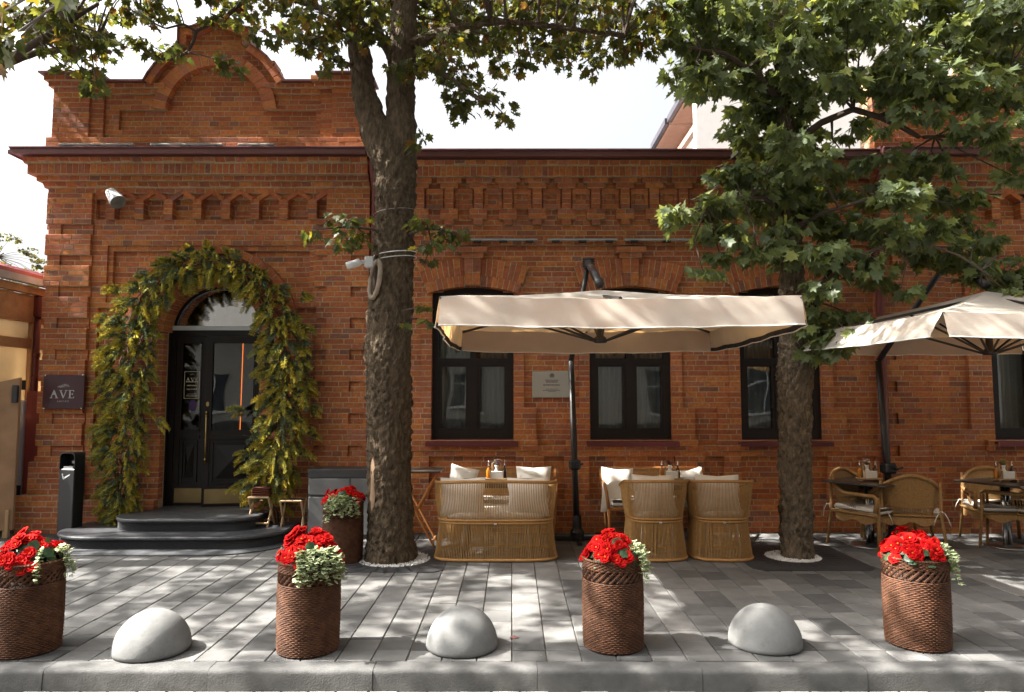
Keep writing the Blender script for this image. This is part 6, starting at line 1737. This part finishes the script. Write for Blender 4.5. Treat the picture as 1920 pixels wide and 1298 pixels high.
# ================================================================ NEIGHBOURING VERANDA
def veranda():
    X0 = -6.66; o = empty('wooden_veranda', (X0, 11, 0), 0, 'wooden veranda with pink metal roof left of the brick building', 'veranda'); B = Vector((X0, 11, 0))
    def prt(nm, mb, mt, sm=False):
        q = mb.build(nm, MT[mt], o, sm); q.location = -B; return q
    y0, y1 = 8.6, 14.
    ze = 3.36
    prt('roof', MB().add([(X0+.18,y0-.3,ze+.06),(X0+.18,y1,ze+.06),(X0-1.1,y1,ze+.38),(X0-1.1,y0-.3,ze+.38),(X0+.18,y0-.3,ze+.01),(X0+.18,y1,ze+.01),(X0-1.1,y1,ze+.33),(X0-1.1,y0-.3,ze+.33)], [(0,1,2,3),(4,7,6,5),(0,4,5,1),(0,3,7,4),(2,1,5,6)]), 'roof_pink')
    for j in range(6):
        y = y0+j*.9; prt('roof_seam', MB().add([(X0+.18,y,ze+.062),(X0+.18,y+.03,ze+.062),(X0-1.1,y+.03,ze+.382),(X0-1.1,y,ze+.382),(X0+.18,y+.015,ze+.095),(X0-1.1,y+.015,ze+.415)], [(0,4,5,3),(4,1,2,5)]), 'roof_pink')
    prt('gutter', MB().box((X0+.12, y0-.3, ze-.09), (X0+.22, y1, ze)), 'gutter_grey')
    prt('fascia', MB().box((X0+.0, y0-.2, ze-.20), (X0+.1, y1, ze-.095)), 'pine')
    prt('beam', MB().box((X0-.1, y0-.2, ze-.58), (X0+.03, y1, ze-.21)), 'pine')
    for z in (2.42, 1.25): prt('rail', MB().box((X0-.08, y0-.2, z), (X0+.02, y1, z+.13)), 'pine')
    for y in (8.6, 9.55, 10.9, 12.2, 13.6): prt('post', MB().bbox((X0-.1, y, 0), (X0+.025, y+.13, ze-.581), .01), 'pine')
    for y in (8.73, 9.68, 11.03, 12.33):
        prt('pane', MB().box((X0-.04, y, 1.38), (X0-.034, y+.9, 2.42)), 'plastic_sheet'); prt('pane', MB().box((X0-.04, y, 2.55), (X0-.034, y+.9, ze-.58)), 'plastic_sheet')
        prt('lower_panel', MB().box((X0-.06, y, 0), (X0-.02, y+.9, 1.25)), 'pine')
    g = grid(lambda u, v: (X0-.18+.03*math.sin(u*60), y0+(y1-y0)*u, .3+2.5*v), 120, 1); prt('curtain', g, 'curtain_warm', True)
    prt('floor', MB().box((X0-1.1, y0, 0), (X0-.1, y1, .1)), 'board')
    d = empty('veranda_downpipe', (0,0,0), 0, 'maroon downpipe on the veranda post beside the brick corner', 'downpipe')
    c = P(67, 660, 9.62); d.location = (c.x, 9.62, 0)
    m = MB(); m.tube([(0,0,.1),(0,0,ze-.2)], .048, 12); m.lathe([(.05,0),(.058,.01),(.058,.06),(.05,.07)], 14, (0,0,2.3)); m.lathe([(.05,0),(.058,.01),(.058,.04),(.05,.05)], 14, (0,0,2.0)); m.build('pipe', MT['pipe_red'], d, True)
    m = MB(); m.bbox((-.075,-.075,ze-.50), (.075,.075,ze-.2), .02); m.build('hopper', MT['pipe_red'], d)
    # gate leaf closing the gap and the leaning board
    gy = 9.38; a, b = P(36, 870, gy), P(96, 870, gy); zt = P(60, 734, gy).z
    o2 = empty('metal_gate', (a.x, gy, 0), 0, 'plain maroon sheet metal gate between veranda and brick corner', 'gate')
    m = MB(); m.bbox((.06, -.012, .04), (b.x-a.x, .012, zt), .004); m.build('sheet', MT['gate_red'], o2)
    m = MB(); m.bbox((-.02, -.03, .3), (.045, .03, zt-.12), .006); m.build('post', MT['gutter_grey'], o2)
    for z in (.45, zt+.02): m = MB(); m.bbox((-.01, -.045, z), (.06, -.031, z+.13), .004); m.build('hinge', MT['black_metal'], o2)
    y = 8.55; a, b = P(-45, 850, y), P(30, 850, y+.25); zt = P(33, 708, y+.25).z; w = b.x-a.x
    o3 = empty('leaning_board', (a.x, y, .0), 0, 'tall brown board door standing at the left edge', 'board')
    m = MB(); m.add([(0,0,.1),(w,.25,.1),(w,.25,zt),(0,0,zt-.12),(0,.04,.1),(w,.29,.1),(w,.29,zt),(0,.04,zt-.12)], [(0,1,2,3),(5,4,7,6),(1,5,6,2),(3,2,6,7),(0,4,5,1),(0,3,7,4)]); m.build('panel', MT['board'], o3)
    m = MB(); m.bbox((w-.09,.20,.0), (w-.02,.25,.35), .006); m.build('foot_block', MT['wood_light'], o3)
    m = MB(); m.bbox((w-.04,.17,zt-.32), (w+.03,.21,zt-.1), .006); m.build('hinge', MT['black_metal'], o3)
veranda()
# ================================================================ BUILDINGS BEYOND
def far_right():
    y0 = 14.0; xw = P(1303, 200, y0).x; xe = P(1290, 178, y0).x
    o = empty('white_apartment_house', (xw, y0, 0), 0, 'bright white panelled house with overhanging eaves beyond the roof', 'building'); B = Vector((xw, y0, 0))
    def prt(nm, mb, mt):
        q = mb.build(nm, MT[mt], o); q.location = -B; return q
    zt = P(1290, 178, y0).z
    for i in range(6): prt('wall_panel', MB().bbox((xw+i*1.15+.008, y0, 0), (xw+(i+1)*1.15-.008, y0+.2, zt+1.6), .01), 'wall_white')
    ya = y0+.21
    for (a, b, dx, dz) in ((ya, 15.5, 0, 0), (15.55, 17.2, -.04, -.02)):
        prt('roof_slab', MB().box((xe+dx, a, zt+dz), (xe+4.5, b, zt+.14+dz)), 'soffit')
        prt('gutter', MB().box((xe+dx-.10, a, zt+dz+.02), (xe+dx-.002, b, zt+.16+dz)), 'dark_flashing')
        prt('fascia', MB().box((xw+.05, a, zt-.62), (xw+.16, b, zt-.50)), 'soffit')
        prt('side_wall', MB().box((xw+.35, a, 0), (xw+.5, b, zt-.001)), 'wall_white')
        prt('window', MB().box((xw+.33, a+.3, zt-1.9), (xw+.349, b-.25, zt-.75)), 'win_far')
    prt('rear_wall', MB().box((xw+.5, 17.25, 0), (xw+6.9, 17.4, zt)), 'wall_white')
    prt('upper_roof', MB().box((xw+2.6, y0+.5, zt+1.55), (xw+7.5, y0+4, zt+1.75)), 'roof_pink')
far_right()
def opposite():
    o = empty('opposite_house', (0, -10.5, 0), 0, 'pale plastered house on the far side of the road', 'building'); B = Vector((0, -10.5, 0))
    def prt(nm, mb, mt):
        q = mb.build(nm, MT[mt], o); q.location = -B; return q
    w = MB(); w.box((-26, -20, 0), (26, -10.5, 12.6)); prt('wall', w, 'wall_pale')
    prt('roof', MB().add([(-26.4,-10.1,12.6),(26.4,-10.1,12.6),(26.4,-15.2,15),(-26.4,-15.2,15)], [(0,1,2,3)]), 'roof_pink')
    prt('plinth', MB().box((-26.05, -10.499, 0), (26.05, -10.43, .7)), 'kerbstone')
    for i in range(12):
        for z in (1.2, 4.1, 7., 9.9):
            x = -23+i*4.1; q = prt('window', MB().box((x, -10.499, z), (x+1.3, -10.45, z+1.7)), 'win_far')
            m = MB(); m.box((x-.08, -10.498, z-.12), (x+1.38, -10.38, z-.03)); s = m.build('sill', MT['wall_white'], q)
            m = MB(); m.box((x+.61, -10.449, z), (x+.69, -10.42, z+1.7)); m.box((x, -10.449, z+1.1), (x+.6, -10.42, z+1.16)); m.build('frame', MT['wall_white'], q)
opposite()
bpy.context.view_layer.update()
